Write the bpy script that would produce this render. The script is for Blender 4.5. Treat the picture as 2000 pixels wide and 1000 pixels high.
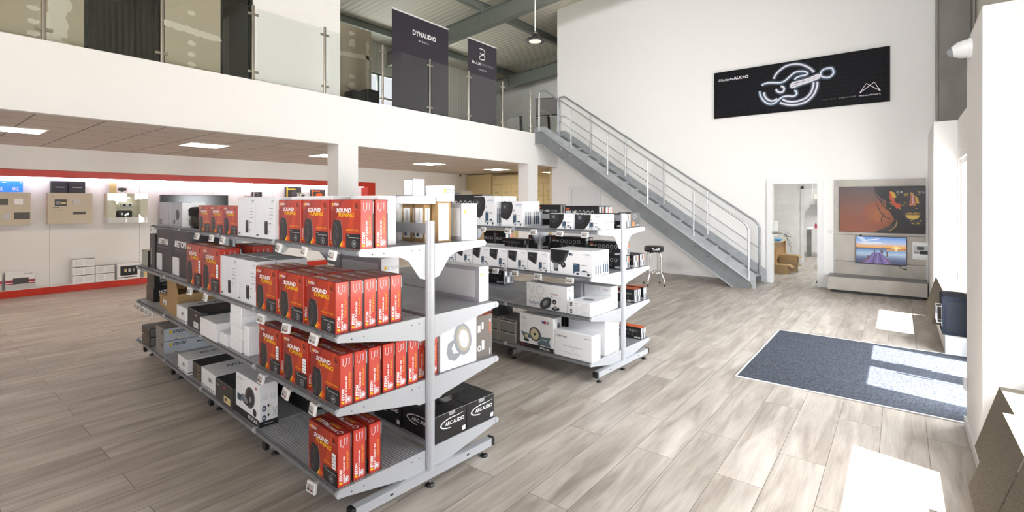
import bpy, math, random
from mathutils import Vector, Matrix
random.seed(7)
R = math.radians
for o in list(bpy.data.objects): bpy.data.objects.remove(o)
scene = bpy.context.scene
COL = scene.collection

# ------------------------------------------------------------------ camera
cd = bpy.data.cameras.new('camera'); cam = bpy.data.objects.new('camera', cd); COL.objects.link(cam)
cd.sensor_width = 36; cd.lens = 955 / 2000 * 36; cd.shift_y = -104 / 2000
cd.clip_start = 0.05; cd.clip_end = 200
cam.location = (0, 0, 1.65); cam.rotation_euler = (R(90), 0, R(38.4))
scene.camera = cam
# ------------------------------------------------------------------ world, sun, daylight and added fills, exposure
EXPO = 0.0
scene.view_settings.view_transform = 'Standard'; scene.view_settings.look = 'None'
scene.view_settings.gamma = 1; scene.view_settings.use_curve_mapping = False
scene.view_settings.exposure = EXPO
w = bpy.data.worlds.new('sky'); scene.world = w; w.use_nodes = True
w.node_tree.nodes['Background'].inputs[0].default_value = (0.93, 0.92, 1.0, 1)
w.node_tree.nodes['Background'].inputs[1].default_value = 1.1
sd = bpy.data.lights.new('sun', 'SUN'); sd.energy = 50; sd.angle = R(0.5); sd.color = (1, .955, .93)
sun = bpy.data.objects.new('sun', sd); COL.objects.link(sun); sun.location = (6, -2, 12)
sun.rotation_euler = Vector((-1, .197, -2.2)).to_track_quat('-Z', 'Y').to_euler()
def area(name, loc, direction, sx, sy, energy, color=(1, 1, 1)):
    d = bpy.data.lights.new(name, 'AREA'); d.shape = 'RECTANGLE'; d.size = sx; d.size_y = sy
    d.energy = energy; d.color = color
    o = bpy.data.objects.new(name, d); COL.objects.link(o); o.location = loc
    o.rotation_euler = Vector(direction).to_track_quat('-Z', 'Y').to_euler()
    return o
DAY = (.95, .965, 1.0)
area('daylight_window_far', (1.6, 8.5, 1.7), (-1, 0, -.25), 1.6, 2.0, 265, DAY)
area('daylight_door', (1.6, 6.0, 1.6), (-1, 0, -.3), 1.8, 2.3, 510, DAY)
area('daylight_window_near', (1.7, 3.0, 2.6), (-1, 0, -1.1), 1.9, 1.9, 420, DAY)
area('unseen_side_fill', (1.6, -.35, 1.7), (-1, .3, -.5), 1.8, 2.0, 30, DAY)  # fill added outside an unseen window behind the camera
area('unseen_rear_fill', (-.4, -4.6, 2.4), (-.05, 1, .05), 2.0, 3.4, 40, DAY)  # added fill through the unseen rear opening, no known glazing there
area('end_wall_fill', (-1.2, -4.6, 5.0), (-.12, 1, .0), 3.4, 1.5, 165, DAY).data.spread = R(75)  # narrow beam added behind the camera to brighten the end wall
area('gallery_window_roof_fill', (-12.75, 9.8, 4.95), (1, 0, .35), 3.4, 1.2, 125, (.97, 1, .93))  # roof fill aimed up through the gallery windows, strip lengthened for it

# ------------------------------------------------------------------ materials
MATS = {}
def mat(name, col, rough=.5, metal=0, spec=.5, emit=None, estr=0, trans=None, noise=None, bump=None, coat=0):
    if name in MATS: return MATS[name]
    m = bpy.data.materials.new(name); m.use_nodes = True; nt = m.node_tree; b = nt.nodes['Principled BSDF']
    b.inputs['Base Color'].default_value = (*col, 1); b.inputs['Roughness'].default_value = rough
    b.inputs['Metallic'].default_value = metal; b.inputs['Specular IOR Level'].default_value = spec
    if coat: b.inputs['Coat Weight'].default_value = coat; b.inputs['Coat Roughness'].default_value = .1
    if emit: b.inputs['Emission Color'].default_value = (*emit, 1); b.inputs['Emission Strength'].default_value = estr
    if noise or bump:
        tc = nt.nodes.new('ShaderNodeTexCoord'); n = nt.nodes.new('ShaderNodeTexNoise')
        sc, amt, st = noise or bump
        mp = nt.nodes.new('ShaderNodeMapping'); mp.inputs['Scale'].default_value = st
        nt.links.new(tc.outputs['Object'], mp.inputs[0]); nt.links.new(mp.outputs[0], n.inputs[0])
        n.inputs['Scale'].default_value = sc; n.inputs['Detail'].default_value = 5
        if noise:
            r = nt.nodes.new('ShaderNodeMapRange'); r.inputs[1].default_value = .3; r.inputs[2].default_value = .7
            r.inputs[3].default_value = 1 - amt; r.inputs[4].default_value = 1 + amt
            nt.links.new(n.outputs[0], r.inputs[0])
            mx = nt.nodes.new('ShaderNodeMix'); mx.data_type = 'RGBA'; mx.blend_type = 'MULTIPLY'; mx.inputs[0].default_value = 1
            mx.inputs[6].default_value = (*col, 1); nt.links.new(r.outputs[0], mx.inputs[7]); nt.links.new(mx.outputs[2], b.inputs['Base Color'])
        else:
            bp = nt.nodes.new('ShaderNodeBump'); bp.inputs['Strength'].default_value = amt
            nt.links.new(n.outputs[0], bp.inputs['Height']); nt.links.new(bp.outputs[0], b.inputs['Normal'])
    MATS[name] = m; return m
def glassmat(name, tint=(.972, .985, .978), base=.06, rough=.0):
    m = bpy.data.materials.new(name); m.use_nodes = True; nt = m.node_tree; nt.nodes.clear()
    out = nt.nodes.new('ShaderNodeOutputMaterial'); t = nt.nodes.new('ShaderNodeBsdfTransparent'); g = nt.nodes.new('ShaderNodeBsdfGlossy')
    t.inputs[0].default_value = (*tint, 1); g.inputs['Roughness'].default_value = rough
    lw = nt.nodes.new('ShaderNodeLayerWeight'); lw.inputs[0].default_value = .5
    p = nt.nodes.new('ShaderNodeMath'); p.operation = 'POWER'; p.inputs[1].default_value = 4.5; nt.links.new(lw.outputs['Facing'], p.inputs[0])
    f = nt.nodes.new('ShaderNodeMath'); f.operation = 'MULTIPLY_ADD'; f.inputs[1].default_value = .85; f.inputs[2].default_value = .04; nt.links.new(p.outputs[0], f.inputs[0])
    mx = nt.nodes.new('ShaderNodeMixShader'); nt.links.new(f.outputs[0], mx.inputs[0]); nt.links.new(t.outputs[0], mx.inputs[1]); nt.links.new(g.outputs[0], mx.inputs[2])
    nt.links.new(mx.outputs[0], out.inputs[0]); MATS[name] = m; return m
def C(h):  # sRGB hex -> linear
    v = [int(h[i:i+2], 16) / 255 for i in (0, 2, 4)]
    return tuple((x / 12.92 if x <= .04045 else ((x + .055) / 1.055) ** 2.4) for x in v)

def floor_material():
    m = bpy.data.materials.new('oak_planks'); m.use_nodes = True; nt = m.node_tree; N = nt.nodes.new; L = nt.links.new
    b = nt.nodes['Principled BSDF']
    tc = N('ShaderNodeTexCoord'); mp = N('ShaderNodeMapping'); mp.inputs['Rotation'].default_value = (0, 0, R(90)); L(tc.outputs['Object'], mp.inputs[0])
    mp.inputs['Location'].default_value = (.35, .105, 0)
    br = N('ShaderNodeTexBrick'); br.offset = .37; br.offset_frequency = 2; br.squash = 1
    for k, v in (('Scale', 1), ('Mortar Size', .0016), ('Mortar Smooth', .1), ('Bias', 0), ('Brick Width', 1.38), ('Row Height', .258)): br.inputs[k].default_value = v
    br.inputs['Color1'].default_value = (0, 0, 0, 1); br.inputs['Color2'].default_value = (1, 1, 1, 1); br.inputs['Mortar'].default_value = (.5, .5, .5, 1)
    L(mp.outputs[0], br.inputs[0])
    # shift the grain from plank to plank
    mul = N('ShaderNodeVectorMath'); mul.operation = 'MULTIPLY'; mul.inputs[1].default_value = (9, 5, 3); L(br.outputs[0], mul.inputs[0])
    add = N('ShaderNodeVectorMath'); add.operation = 'ADD'; L(mp.outputs[0], add.inputs[0]); L(mul.outputs[0], add.inputs[1])
    def grain(sx, sy, scale, detail, dist):
        s = N('ShaderNodeMapping'); s.inputs['Scale'].default_value = (sx, sy, 1); L(add.outputs[0], s.inputs[0])
        n = N('ShaderNodeTexNoise'); n.inputs['Scale'].default_value = scale; n.inputs['Detail'].default_value = detail; n.inputs['Distortion'].default_value = dist
        L(s.outputs[0], n.inputs[0]); return n
    g1 = grain(.55, 4.0, 2.2, 5, .9); g2 = grain(1.2, 26, 4, 6, .4); g3 = grain(.9, 2.0, 1.3, 3, .5)
    a = N('ShaderNodeMath'); a.operation = 'MULTIPLY'; a.inputs[1].default_value = .55; L(g1.outputs[0], a.inputs[0])
    c = N('ShaderNodeMath'); c.operation = 'MULTIPLY_ADD'; c.inputs[1].default_value = .2; L(g2.outputs[0], c.inputs[0]); L(a.outputs[0], c.inputs[2])
    d = N('ShaderNodeMath'); d.operation = 'MULTIPLY_ADD'; d.inputs[1].default_value = .28; L(g3.outputs[0], d.inputs[0]); L(c.outputs[0], d.inputs[2])
    ramp = N('ShaderNodeValToRGB'); e = ramp.color_ramp.elements
    e[0].position = .34; e[0].color = (*FLOOR_D, 1); e[1].position = .70; e[1].color = (*FLOOR_L, 1)
    x = e.new(.5); x.color = (*FLOOR_M, 1)
    L(d.outputs[0], ramp.inputs[0])
    tone = N('ShaderNodeMapRange'); tone.inputs[3].default_value = .93; tone.inputs[4].default_value = 1.06; L(br.outputs[0], tone.inputs[0])
    mx = N('ShaderNodeMix'); mx.data_type = 'RGBA'; mx.blend_type = 'MULTIPLY'; mx.inputs[0].default_value = 1; L(ramp.outputs[0], mx.inputs[6]); L(tone.outputs[0], mx.inputs[7])
    mm = N('ShaderNodeMix'); mm.data_type = 'RGBA'; L(br.outputs['Fac'], mm.inputs[0]); L(mx.outputs[2], mm.inputs[6]); mm.inputs[7].default_value = (.09, .075, .06, 1)
    L(mm.outputs[2], b.inputs['Base Color']); b.inputs['Roughness'].default_value = .42; b.inputs['Specular IOR Level'].default_value = .4
    return m
FLOOR_D = (.235, .195, .165); FLOOR_M = (.395, .347, .302); FLOOR_L = (.59, .542, .488)

def grid_material(name, col, line, bw, bh, mort, rot=0, rough=.8, off=0, loc=(0, 0, 0), plane='xy', var=.06):
    m = bpy.data.materials.new(name); m.use_nodes = True; nt = m.node_tree; N = nt.nodes.new; L = nt.links.new
    b = nt.nodes['Principled BSDF']; tc = N('ShaderNodeTexCoord'); sep = N('ShaderNodeSeparateXYZ'); cmb = N('ShaderNodeCombineXYZ')
    L(tc.outputs['Object'], sep.inputs[0])
    for i, ax in enumerate(plane): L(sep.outputs['xyz'.index(ax)], cmb.inputs[i])
    mp = N('ShaderNodeMapping'); mp.inputs['Location'].default_value = loc; mp.inputs['Rotation'].default_value = (0, 0, rot); L(cmb.outputs[0], mp.inputs[0])
    br = N('ShaderNodeTexBrick'); br.offset = off
    for k, v in (('Scale', 1), ('Mortar Size', mort), ('Mortar Smooth', .1), ('Bias', 0), ('Brick Width', bw), ('Row Height', bh)): br.inputs[k].default_value = v
    c2 = tuple(min(1, c * (1 + var)) for c in col)
    br.inputs['Color1'].default_value = (*col, 1); br.inputs['Color2'].default_value = (*c2, 1); br.inputs['Mortar'].default_value = (*line, 1)
    L(mp.outputs[0], br.inputs[0]); L(br.outputs[0], b.inputs['Base Color']); b.inputs['Roughness'].default_value = rough
    MATS[name] = m; return m

def wave_material(name, col, scale, axis, rough=.5, depth=.4, dark=.8):
    m = bpy.data.materials.new(name); m.use_nodes = True; nt = m.node_tree; N = nt.nodes.new; L = nt.links.new
    b = nt.nodes['Principled BSDF']; tc = N('ShaderNodeTexCoord'); wv = N('ShaderNodeTexWave'); wv.bands_direction = axis; wv.inputs['Scale'].default_value = scale
    L(tc.outputs['Object'], wv.inputs[0]); bp = N('ShaderNodeBump'); bp.inputs['Strength'].default_value = depth; bp.inputs['Distance'].default_value = .02
    L(wv.outputs['Fac'], bp.inputs['Height']); L(bp.outputs[0], b.inputs['Normal'])
    b.inputs['Base Color'].default_value = (*col, 1); b.inputs['Roughness'].default_value = rough; MATS[name] = m; return m

WALL = mat('white_paint', C('f3f1ef'), .75, spec=.2)
WHITE = mat('white', (.82, .82, .82), .4)
BLACK = mat('black', (.012, .012, .013), .4)
FLOORM = floor_material()
CEILT = grid_material('ceiling_tiles', C('dbd1c9'), C('857c75'), .625, .625, .009, loc=(.02, .27, 0))
ROOFM = wave_material('ribbed_roof_sheet', C('cdc8b9'), 1.9, 'Y', .6, .5)
SIDING = wave_material('ribbed_wall_sheet', C('cfccc0'), 2.4, 'Y', .6, .4)
STEEL = mat('grey_painted_steel', C('82877f'), .5, .2)
COLSTEEL = mat('galvanised_column', C('6f6a62'), .5, .3, noise=(3, .22, (1, 1, .4)))
GALV = mat('galvanised_steel', C('a6aaae'), .42, .55, noise=(9, .14, (1, 1, 1)))
INOX = mat('brushed_stainless', C('b9b2a6'), .3, .9)
CHROME = mat('chrome', (.85, .85, .86), .08, 1)
SHELFG = mat('silver_powder_coat', C('b4b6bb'), .4, .25)
SHELFD = mat('shelf_wire', C('94979c'), .38, .5)
SLOT = mat('slot_dark', (.02, .02, .022), .7)
GLASS = glassmat('clear_glass'); DARKG = mat('dark_glazing', (.012, .011, .010), .05, spec=.5)
RED = mat('red_laminate', C('c8321f'), .35)
BEIGE = mat('beige_board', C('cfc4b1'), .6)
PANELW = grid_material('white_wall_panels', C('f1f0ee'), C('b9b6b2'), 1.37, 3.5, .004, plane='yz', loc=(.96, .1, 0), var=0, rough=.4)
PLASTER = mat('bare_plasterboard', C('b5ab96'), .8, noise=(1.5, .07, (1, 1, 1)))
FILLER = mat('joint_filler', C('d9d3c4'), .8)
CARPET = mat('carpet_mat', C('474b54'), .95, noise=(75, .6, (1, 1, 1)), spec=.1)
FELT = mat('grey_brown_felt', C('6b655b'), .95, noise=(160, .35, (1, 1, 1)), spec=.1)
CONCR = mat('concrete_laminate', C('b4aea5'), .45, noise=(3.2, .16, (1, 1, 1)))
CONCRD = mat('dark_concrete_top', C('6c6a68'), .35, noise=(3, .08, (1, 1, 1)))
KRAFT = mat('kraft_cardboard', C('a98a5f'), .8, noise=(14, .06, (1, 1, 5)))
CREAM = mat('cream_laminate', C('dccb9c'), .5)
LAMP = mat('lamp_diffuser', (1, 1, 1), .5, emit=(1, .87, .72), estr=22)

# ------------------------------------------------------------------ mesh builder
class MB:
    def __init__(s): s.v = []; s.f = []; s.mi = []; s.sm = []; s.mats = []
    def m(s, mt):
        if mt not in s.mats: s.mats.append(mt)
        return s.mats.index(mt)
    def add(s, vs, fs, mt, smooth=False):
        b = len(s.v); k = s.m(mt); s.v += [tuple(p) for p in vs]
        for f in fs: s.f.append([b + i for i in f]); s.mi.append(k); s.sm.append(smooth)
    def box(s, x0, x1, y0, y1, z0, z1, mt):
        vs = [(x, y, z) for z in (z0, z1) for y in (y0, y1) for x in (x0, x1)]
        s.add(vs, [(0, 2, 3, 1), (4, 5, 7, 6), (0, 1, 5, 4), (2, 6, 7, 3), (0, 4, 6, 2), (1, 3, 7, 5)], mt)
    def bbox(s, x0, x1, y0, y1, z0, z1, mt, c=.004):  # box with chamfered edges
        xs = (x0, x1); ys = (y0, y1); zs = (z0, z1); V = {}; vs = []
        for i in (0, 1):
            for j in (0, 1):
                for k in (0, 1):
                    si, sj, sk = (1 - 2 * i) * c, (1 - 2 * j) * c, (1 - 2 * k) * c
                    for a, p in enumerate(((xs[i], ys[j] + sj, zs[k] + sk), (xs[i] + si, ys[j], zs[k] + sk), (xs[i] + si, ys[j] + sj, zs[k]))):
                        V[i, j, k, a] = len(vs); vs.append(p)
        fs = []
        def q(l, flip): fs.append(tuple(l if not flip else l[::-1]))
        for i in (0, 1):
            q([V[i, 0, 0, 0], V[i, 0, 1, 0], V[i, 1, 1, 0], V[i, 1, 0, 0]], i == 1)
            q([V[0, i, 0, 1], V[1, i, 0, 1], V[1, i, 1, 1], V[0, i, 1, 1]], i == 1)
            q([V[0, 0, i, 2], V[0, 1, i, 2], V[1, 1, i, 2], V[1, 0, i, 2]], i == 1)
        for j in (0, 1):
            for k in (0, 1):
                q([V[0, j, k, 1], V[1, j, k, 1], V[1, j, k, 2], V[0, j, k, 2]], (j + k) % 2 == 0)
                q([V[j, 0, k, 0], V[j, 1, k, 0], V[j, 1, k, 2], V[j, 0, k, 2]], (j + k) % 2 == 1)
                q([V[j, k, 0, 0], V[j, k, 1, 0], V[j, k, 1, 1], V[j, k, 0, 1]], (j + k) % 2 == 0)
        for i in (0, 1):
            for j in (0, 1):
                for k in (0, 1): q([V[i, j, k, 0], V[i, j, k, 1], V[i, j, k, 2]], (i + j + k) % 2 == 1)
        s.add(vs, fs, mt)
    def prism(s, pts, axis, a0, a1, mt):   # polygon pts in the two other axes, extruded along axis
        n = len(pts); ex = []
        for a in (a0, a1):
            for p, q in pts:
                ex.append({'x': (a, p, q), 'y': (p, a, q), 'z': (p, q, a)}[axis])
        fs = [tuple(range(n))[::-1], tuple(range(n, 2 * n))] + [(i, (i + 1) % n, n + (i + 1) % n, n + i) for i in range(n)]
        s.add(ex, fs, mt)
    def tube(s, pts, r, mt, n=10, caps=True, smooth=True):
        P = [Vector(p) for p in pts]; rs = r if isinstance(r, (list, tuple)) else [r] * len(P); vs = []; fs = []
        t0 = (P[1] - P[0]).normalized(); up = Vector((0, 0, 1)) if abs(t0.z) < .9 else Vector((1, 0, 0))
        nx = t0.cross(up).normalized()
        for i, p in enumerate(P):
            t = ((P[min(i + 1, len(P) - 1)] - p).normalized() + (p - P[max(i - 1, 0)]).normalized())
            t = t.normalized() if t.length > 1e-6 else t0
            nx = (nx - t * nx.dot(t)).normalized(); ny = t.cross(nx)
            for k in range(n):
                a = 2 * math.pi * k / n; vs.append(p + (nx * math.cos(a) + ny * math.sin(a)) * rs[i])
        for i in range(len(P) - 1):
            for k in range(n): fs.append((i * n + k, i * n + (k + 1) % n, (i + 1) * n + (k + 1) % n, (i + 1) * n + k))
        s.add(vs, fs, mt, smooth)
        if caps:
            b = (len(P) - 1) * n
            s.add(vs, [tuple(range(n))[::-1], tuple(range(b, b + n))], mt)
    def lathe(s, prof, cx, cy, mt, n=24, z0=0, smooth=True):
        vs = []; fs = []
        for r, z in prof:
            for k in range(n): a = 2 * math.pi * k / n; vs.append((cx + r * math.cos(a), cy + r * math.sin(a), z0 + z))
        for i in range(len(prof) - 1):
            for k in range(n): fs.append((i * n + k, i * n + (k + 1) % n, (i + 1) * n + (k + 1) % n, (i + 1) * n + k))
        s.add(vs, fs, mt, smooth)
        s.add(vs[:n], [tuple(range(n))[::-1]], mt); s.add(vs[-n:], [tuple(range(n))], mt)
    def build(s, name, parent=None, loc=(0, 0, 0), rz=0, me=None):
        me = me or s.mesh(name)
        o = bpy.data.objects.new(name, me); COL.objects.link(o); o.location = loc; o.rotation_euler = (0, 0, rz)
        if parent: o.parent = parent
        return o
    def mesh(s, name):
        me = bpy.data.meshes.new(name); me.from_pydata(s.v, [], s.f)
        for mt in s.mats: me.materials.append(mt)
        me.polygons.foreach_set('material_index', s.mi); me.polygons.foreach_set('use_smooth', s.sm); me.update()
        return me
def tag(o, label=None, cat=None, group=None, kind=None):
    if label: o['label'] = label
    if cat: o['category'] = cat
    if group: o['group'] = group
    if kind: o['kind'] = kind
    return o
def empty(name, label, cat, loc=(0, 0, 0), rz=0, group=None):
    o = bpy.data.objects.new(name, None); o.empty_display_size = .1; COL.objects.link(o); o.location = loc; o.rotation_euler = (0, 0, rz)
    return tag(o, label, cat, group)
def struct(mb, name): return tag(mb.build(name), kind='structure')

# ------------------------------------------------------------------ lettering and printed marks
_TX = {}
def textgeo(t, bold=0):
    k = (t, bold)
    if k not in _TX:
        c = bpy.data.curves.new('t', 'FONT'); c.body = t; c.size = 1; c.offset = bold; c.resolution_u = 2
        o = bpy.data.objects.new('t', c); COL.objects.link(o); bpy.context.view_layer.update()
        me = o.evaluated_get(bpy.context.evaluated_depsgraph_get()).to_mesh()
        vs = [(v.co.x, v.co.y) for v in me.vertices]; fs = [tuple(p.vertices) for p in me.polygons]
        bpy.data.objects.remove(o); bpy.data.curves.remove(c)
        x0 = min(v[0] for v in vs); x1 = max(v[0] for v in vs)
        _TX[k] = ([((x - x0), y) for x, y in vs], fs, x1 - x0)
    return _TX[k]
class Face:
    """a printed face: origin, right and up directions; each mark lies a little above the last"""
    def __init__(s, mb, o, ux, uy, W, H):
        s.mb = mb; s.o = Vector(o); s.ux = Vector(ux); s.uy = Vector(uy); s.n = s.ux.cross(s.uy); s.W = W; s.H = H; s.l = .0004; s.clip = True; s.step = .0001
    def _put(s, pts, fs, mt):
        s.l += s.step
        if s.clip: pts = [(min(max(x, .0), s.W), min(max(y, .0), s.H)) for x, y in pts]
        s.mb.add([s.o + s.ux * x + s.uy * y + s.n * s.l for x, y in pts], fs, mt)
    def poly(s, pts, mt): s._put([(x * s.W, y * s.H) for x, y in pts], [tuple(range(len(pts)))], mt)
    def rect(s, x0, y0, x1, y1, mt): s.poly([(x0, y0), (x1, y0), (x1, y1), (x0, y1)], mt)
    def ell(s, cx, cy, rx, ry, mt, hole=0, a0=0, a1=360, n=24, rot=0):
        ct, st = math.cos(R(rot)), math.sin(R(rot)); N_ = n; full = (a1 - a0 == 360)
        A = [R(a0 + (a1 - a0) * i / N_) for i in range(N_ + 1)]
        def P(a, k): x, y = rx * k * math.cos(a), ry * k * math.sin(a); return ((cx + x * ct - y * st) * s.W, (cy + x * st + y * ct) * s.H)
        if hole:
            pts = [P(a, 1) for a in A] + [P(a, hole) for a in A]; n1 = N_ + 1
            s._put(pts, [(i, i + 1, n1 + i + 1, n1 + i) for i in range(N_)], mt)
        else:
            pts = [P(a, 1) for a in (A[:-1] if full else A)] + ([] if full else [(cx * s.W, cy * s.H)]); s._put(pts, [tuple(range(len(pts)))], mt)
    def line(s, pts, w, mt, closed=False):   # w in metres
        P = [Vector((x * s.W, y * s.H)) for x, y in pts]; out = []; fs = []
        for i, p in enumerate(P):
            a = P[i - 1] if i else p; b = P[i + 1] if i < len(P) - 1 else p; t = (b - a).normalized(); n = Vector((-t.y, t.x)) * w / 2
            out += [tuple(p + n), tuple(p - n)]
        for i in range(len(P) - 1): fs.append((2 * i, 2 * i + 1, 2 * i + 3, 2 * i + 2))
        s._put(out, fs, mt)
    def text(s, t, x, y, h, mt, al='l', shear=0, bold=0, rot=0, w=None):
        """x, y as fractions of the face; h = letter height as a fraction of the face height; w = width as a fraction of the face width"""
        vs, fs, L = textgeo(t, bold); k = h * s.H / .72; kx = (w * s.W / L) if w else k
        if rot in (90, -90): k = h * s.W / .72; kx = (w * s.H / L) if w else k
        dx = {'l': 0, 'c': -L / 2, 'r': -L}[al]; c_, s_ = math.cos(R(rot)), math.sin(R(rot)); pts = []
        for a, b in vs:
            px = (a + dx) * kx + b * k * shear; py = b * k
            pts.append((x * s.W + px * c_ - py * s_, y * s.H + px * s_ + py * c_))
        s._put(pts, fs, mt)
def faces(mb, W, D, H):   # box centred on its base: front (-y), right (+x), left, back, top
    x, y = W / 2, D / 2
    return dict(F=Face(mb, (-x, -y, 0), (1, 0, 0), (0, 0, 1), W, H), R=Face(mb, (x, -y, 0), (0, 1, 0), (0, 0, 1), D, H),
                T=Face(mb, (-x, -y, H), (1, 0, 0), (0, 1, 0), W, D), L=Face(mb, (-x, y, 0), (0, -1, 0), (0, 0, 1), D, H))

# ================================================================== THE BUILDING
XF, YB, XW, XO = -7.33, 11.27, -12.35, .85      # gallery edge, end wall, showcase wall, outer wall
def roofz(x): return 6.93 + .08 * (x + 7.33)
mb = MB(); mb.box(-12.7, 1.3, -4.2, 19.5, -.2, 0, FLOORM); struct(mb, 'floor')
mb = MB(); mb.box(1.3, 30, -20, 30, -.3, -.05, mat('pale_bounce_ground', (.62, .6, .56), .9)); struct(mb, 'floor')  # unseen ground outside, added pale to bounce sunlight into the hall
# end wall with the glass-door opening
mb = MB(); y0, y1 = YB, YB + .18
def wallseg(x0, x1, z0, z1): mb.box(x0, x1, y0, y1, z0, z1, WALL)
wallseg(XF - .02, -2.06, 0, 2.9); wallseg(-1.27, .95, 0, 2.9); wallseg(-2.06, -1.27, 2.05, 2.9)
mb.prism([(XF - .02, 2.9), (.95, 2.9), (.95, roofz(.95)), (XF - .02, roofz(XF))], 'y', y0, y1, WALL)
struct(mb, 'wall_end')
mb = MB(); mb.box(XF - .2, XF - .02, 11.27, 15.3, 0, 2.63, WALL); struct(mb, 'wall_passage')
# outer wall: low furred-out lining with the entrance and the windows, ribbed sheet above
WN = [(-3.6, -1.9), (-1.2, .5), (2.2, 3.94), (7.75, 9.35)]; DOOR = (5.2, 6.9)
mb = MB()
mb.box(.39, .76, 9.4, YB, 0, 2.83, WALL)
mb.box(.39, .76, 4.05, 4.93, 0, 2.83, WALL)
mb.box(.39, .76, .9, 2.1, 0, 2.83, WALL)
def recess(ya, yb, openings):
    y = ya
    for a, b, zs, zh in openings:
        mb.box(.65, .76, y, a, 0, 2.83, WALL)
        if zs > 0: mb.box(.65, .76, a, b, 0, zs, WALL)
        mb.box(.65, .76, a, b, zh, 2.83, WALL); y = b
    mb.box(.65, .76, y, yb, 0, 2.83, WALL)
recess(4.93, 9.4, [(5.2, 6.9, 0, 2.26), (7.75, 9.35, .3, 2.26)])
recess(2.1, 4.05, [(2.2, 3.94, .3, 2.26)])
recess(-4.2, .9, [(-3.6, -1.9, .3, 2.26), (-1.2, .5, .3, 2.26)])
struct(mb, 'wall_right')
mb = MB(); mb.box(XO, XO + .12, -4.2, 19.5, 2.75, 7.8, SIDING); mb.box(.76, XO, -4.2, 19.5, 2.75, 2.83, WALL); struct(mb, 'wall_right_upper')
# low benches under the windows
mb = MB(); mb.bbox(.39, .66, 7.1, 9.4, 0, .2, WHITE, .003); struct(mb, 'trim_1')
mb = MB(); mb.bbox(.39, .66, 2.1, 4.05, 0, .2, WHITE, .003); struct(mb, 'trim_2')
# skirting
mb = MB()
for a, b in ((-.8, 2.1), (4.05, 4.93)): mb.box(.375, .39, a, b, 0, .07, WHITE)
struct(mb, 'baseboard_right')
mb = MB(); mb.box(XF, -2.2, YB - .012, YB, 0, .07, WHITE); mb.box(-1.13, -1.0, YB - .012, YB, 0, .07, WHITE); struct(mb, 'baseboard_end')
# windows
def window(n, y0, y1, z0, z1, mull):
    r = tag(bpy.data.objects.new('window_%d' % n, None), kind='structure'); COL.objects.link(r); r.location = (.72, (y0 + y1) / 2, z0)
    h = (y1 - y0) / 2; m = MB(); H = z1 - z0
    m.box(-.035, .035, -h, -h + .07, 0, H, WHITE); m.box(-.035, .035, h - .07, h, 0, H, WHITE)
    m.box(-.035, .035, -h + .07, h - .07, 0, .07, WHITE); m.box(-.035, .035, -h + .07, h - .07, H - .07, H, WHITE)
    for y in mull: m.box(-.035, .035, y - h - .05, y - h + .05, .07, H - .07, WHITE)
    m.build('window_frame', r)
    m = MB(); m.box(-.008, .008, -h + .07, h - .07, .07, H - .07, GLASS); m.build('window_pane', r)
for i, (a, b) in enumerate(WN): window(i + 1, a, b, .3, 2.26, [])
# entrance door, two glazed leaves
r = tag(bpy.data.objects.new('door_1', None), kind='structure'); COL.objects.link(r); r.location = (.72, 6.05, 0)
for y0, y1 in ((-.85, -.06), (.06, .85)):
    m = MB(); m.box(-.03, .03, y0, y0 + .07, 0, 2.25, WHITE); m.box(-.03, .03, y1 - .07, y1, 0, 2.25, WHITE)
    m.box(-.03, .03, y0, y1, .0, .12, WHITE); m.box(-.03, .03, y0, y1, 2.17, 2.25, WHITE)
    lf = m.build('door_leaf', r); m = MB(); m.box(-.006, .006, y0 + .07, y1 - .07, .12, 2.17, GLASS); m.build('door_pane', lf)
    m = MB(); yy = y0 + .1 if y0 > 0 else y1 - .1; m.tube([(-.03, yy, 1.0), (-.1, yy, 1.0), (-.1, yy, 1.4), (-.03, yy, 1.4)], .014, INOX); m.build('door_handle', lf)
m = MB(); m.box(-.04, .04, -.06, .06, 0, 2.25, WHITE); m.build('door_post', r)
# lower showroom: showcase wall, back walls, suspended ceiling, gallery floor and its fascia
mb = MB(); mb.box(XW - .2, XW, -4.2, 8.6, 0, 3.4, PANELW); mb.box(XW, -12.06, -4.2, 8.75, 2.24, 3.4, WALL)
mb.box(XW - .2, -12.1, 8.75, 15.3, 0, 3.4, WALL); struct(mb, 'wall_left')
mb = MB(); mb.box(XW, XF - .2, 15.3, 15.5, 0, 3.4, WALL); struct(mb, 'wall_back')
mb = MB(); mb.box(XW, XF - .12, -4.2, 15.3, 2.65, 2.7, CEILT); struct(mb, 'ceiling')
mb = MB(); mb.box(XF - .12, XF, -4.2, YB, 2.63, 3.43, WALL); mb.box(XF - .2, XF - .02, YB, 19.5, 2.63, 3.43, WALL); struct(mb, 'trim_3')
mb = MB(); mb.box(XW - .2, XF - .12, -4.2, 19.5, 3.2, 3.41, mat('gallery_floor', C('8d857a'), .6)); struct(mb, 'floor_gallery')
for i, ys in enumerate(((4.59, 4.97), (9.92, 10.32))):
    mb = MB(); mb.box(XF - .33, XF - .002, ys[0], ys[1], 0, 2.645, WALL); struct(mb, 'trim_%d' % (4 + i))
# gallery rooms: plasterboard wall with dark glazed openings, then the white wall
mb = MB(); xg = -7.9
for a, b, mt in ((-4.2, 1.45, PLASTER), (2.3, 3.0, PLASTER), (3.47, 4.98, WALL)):
    mb.box(xg - .12, xg, a, b, 3.41, 6.9, mt)
mb.box(xg - .12, xg, 1.45, 2.3, 6.2, 6.9, PLASTER); mb.box(xg - .12, xg, 3.0, 3.47, 6.2, 6.9, PLASTER)
mb.box(-12.3, xg - .12, 4.86, 4.98, 3.41, 6.5, WALL)
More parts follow.
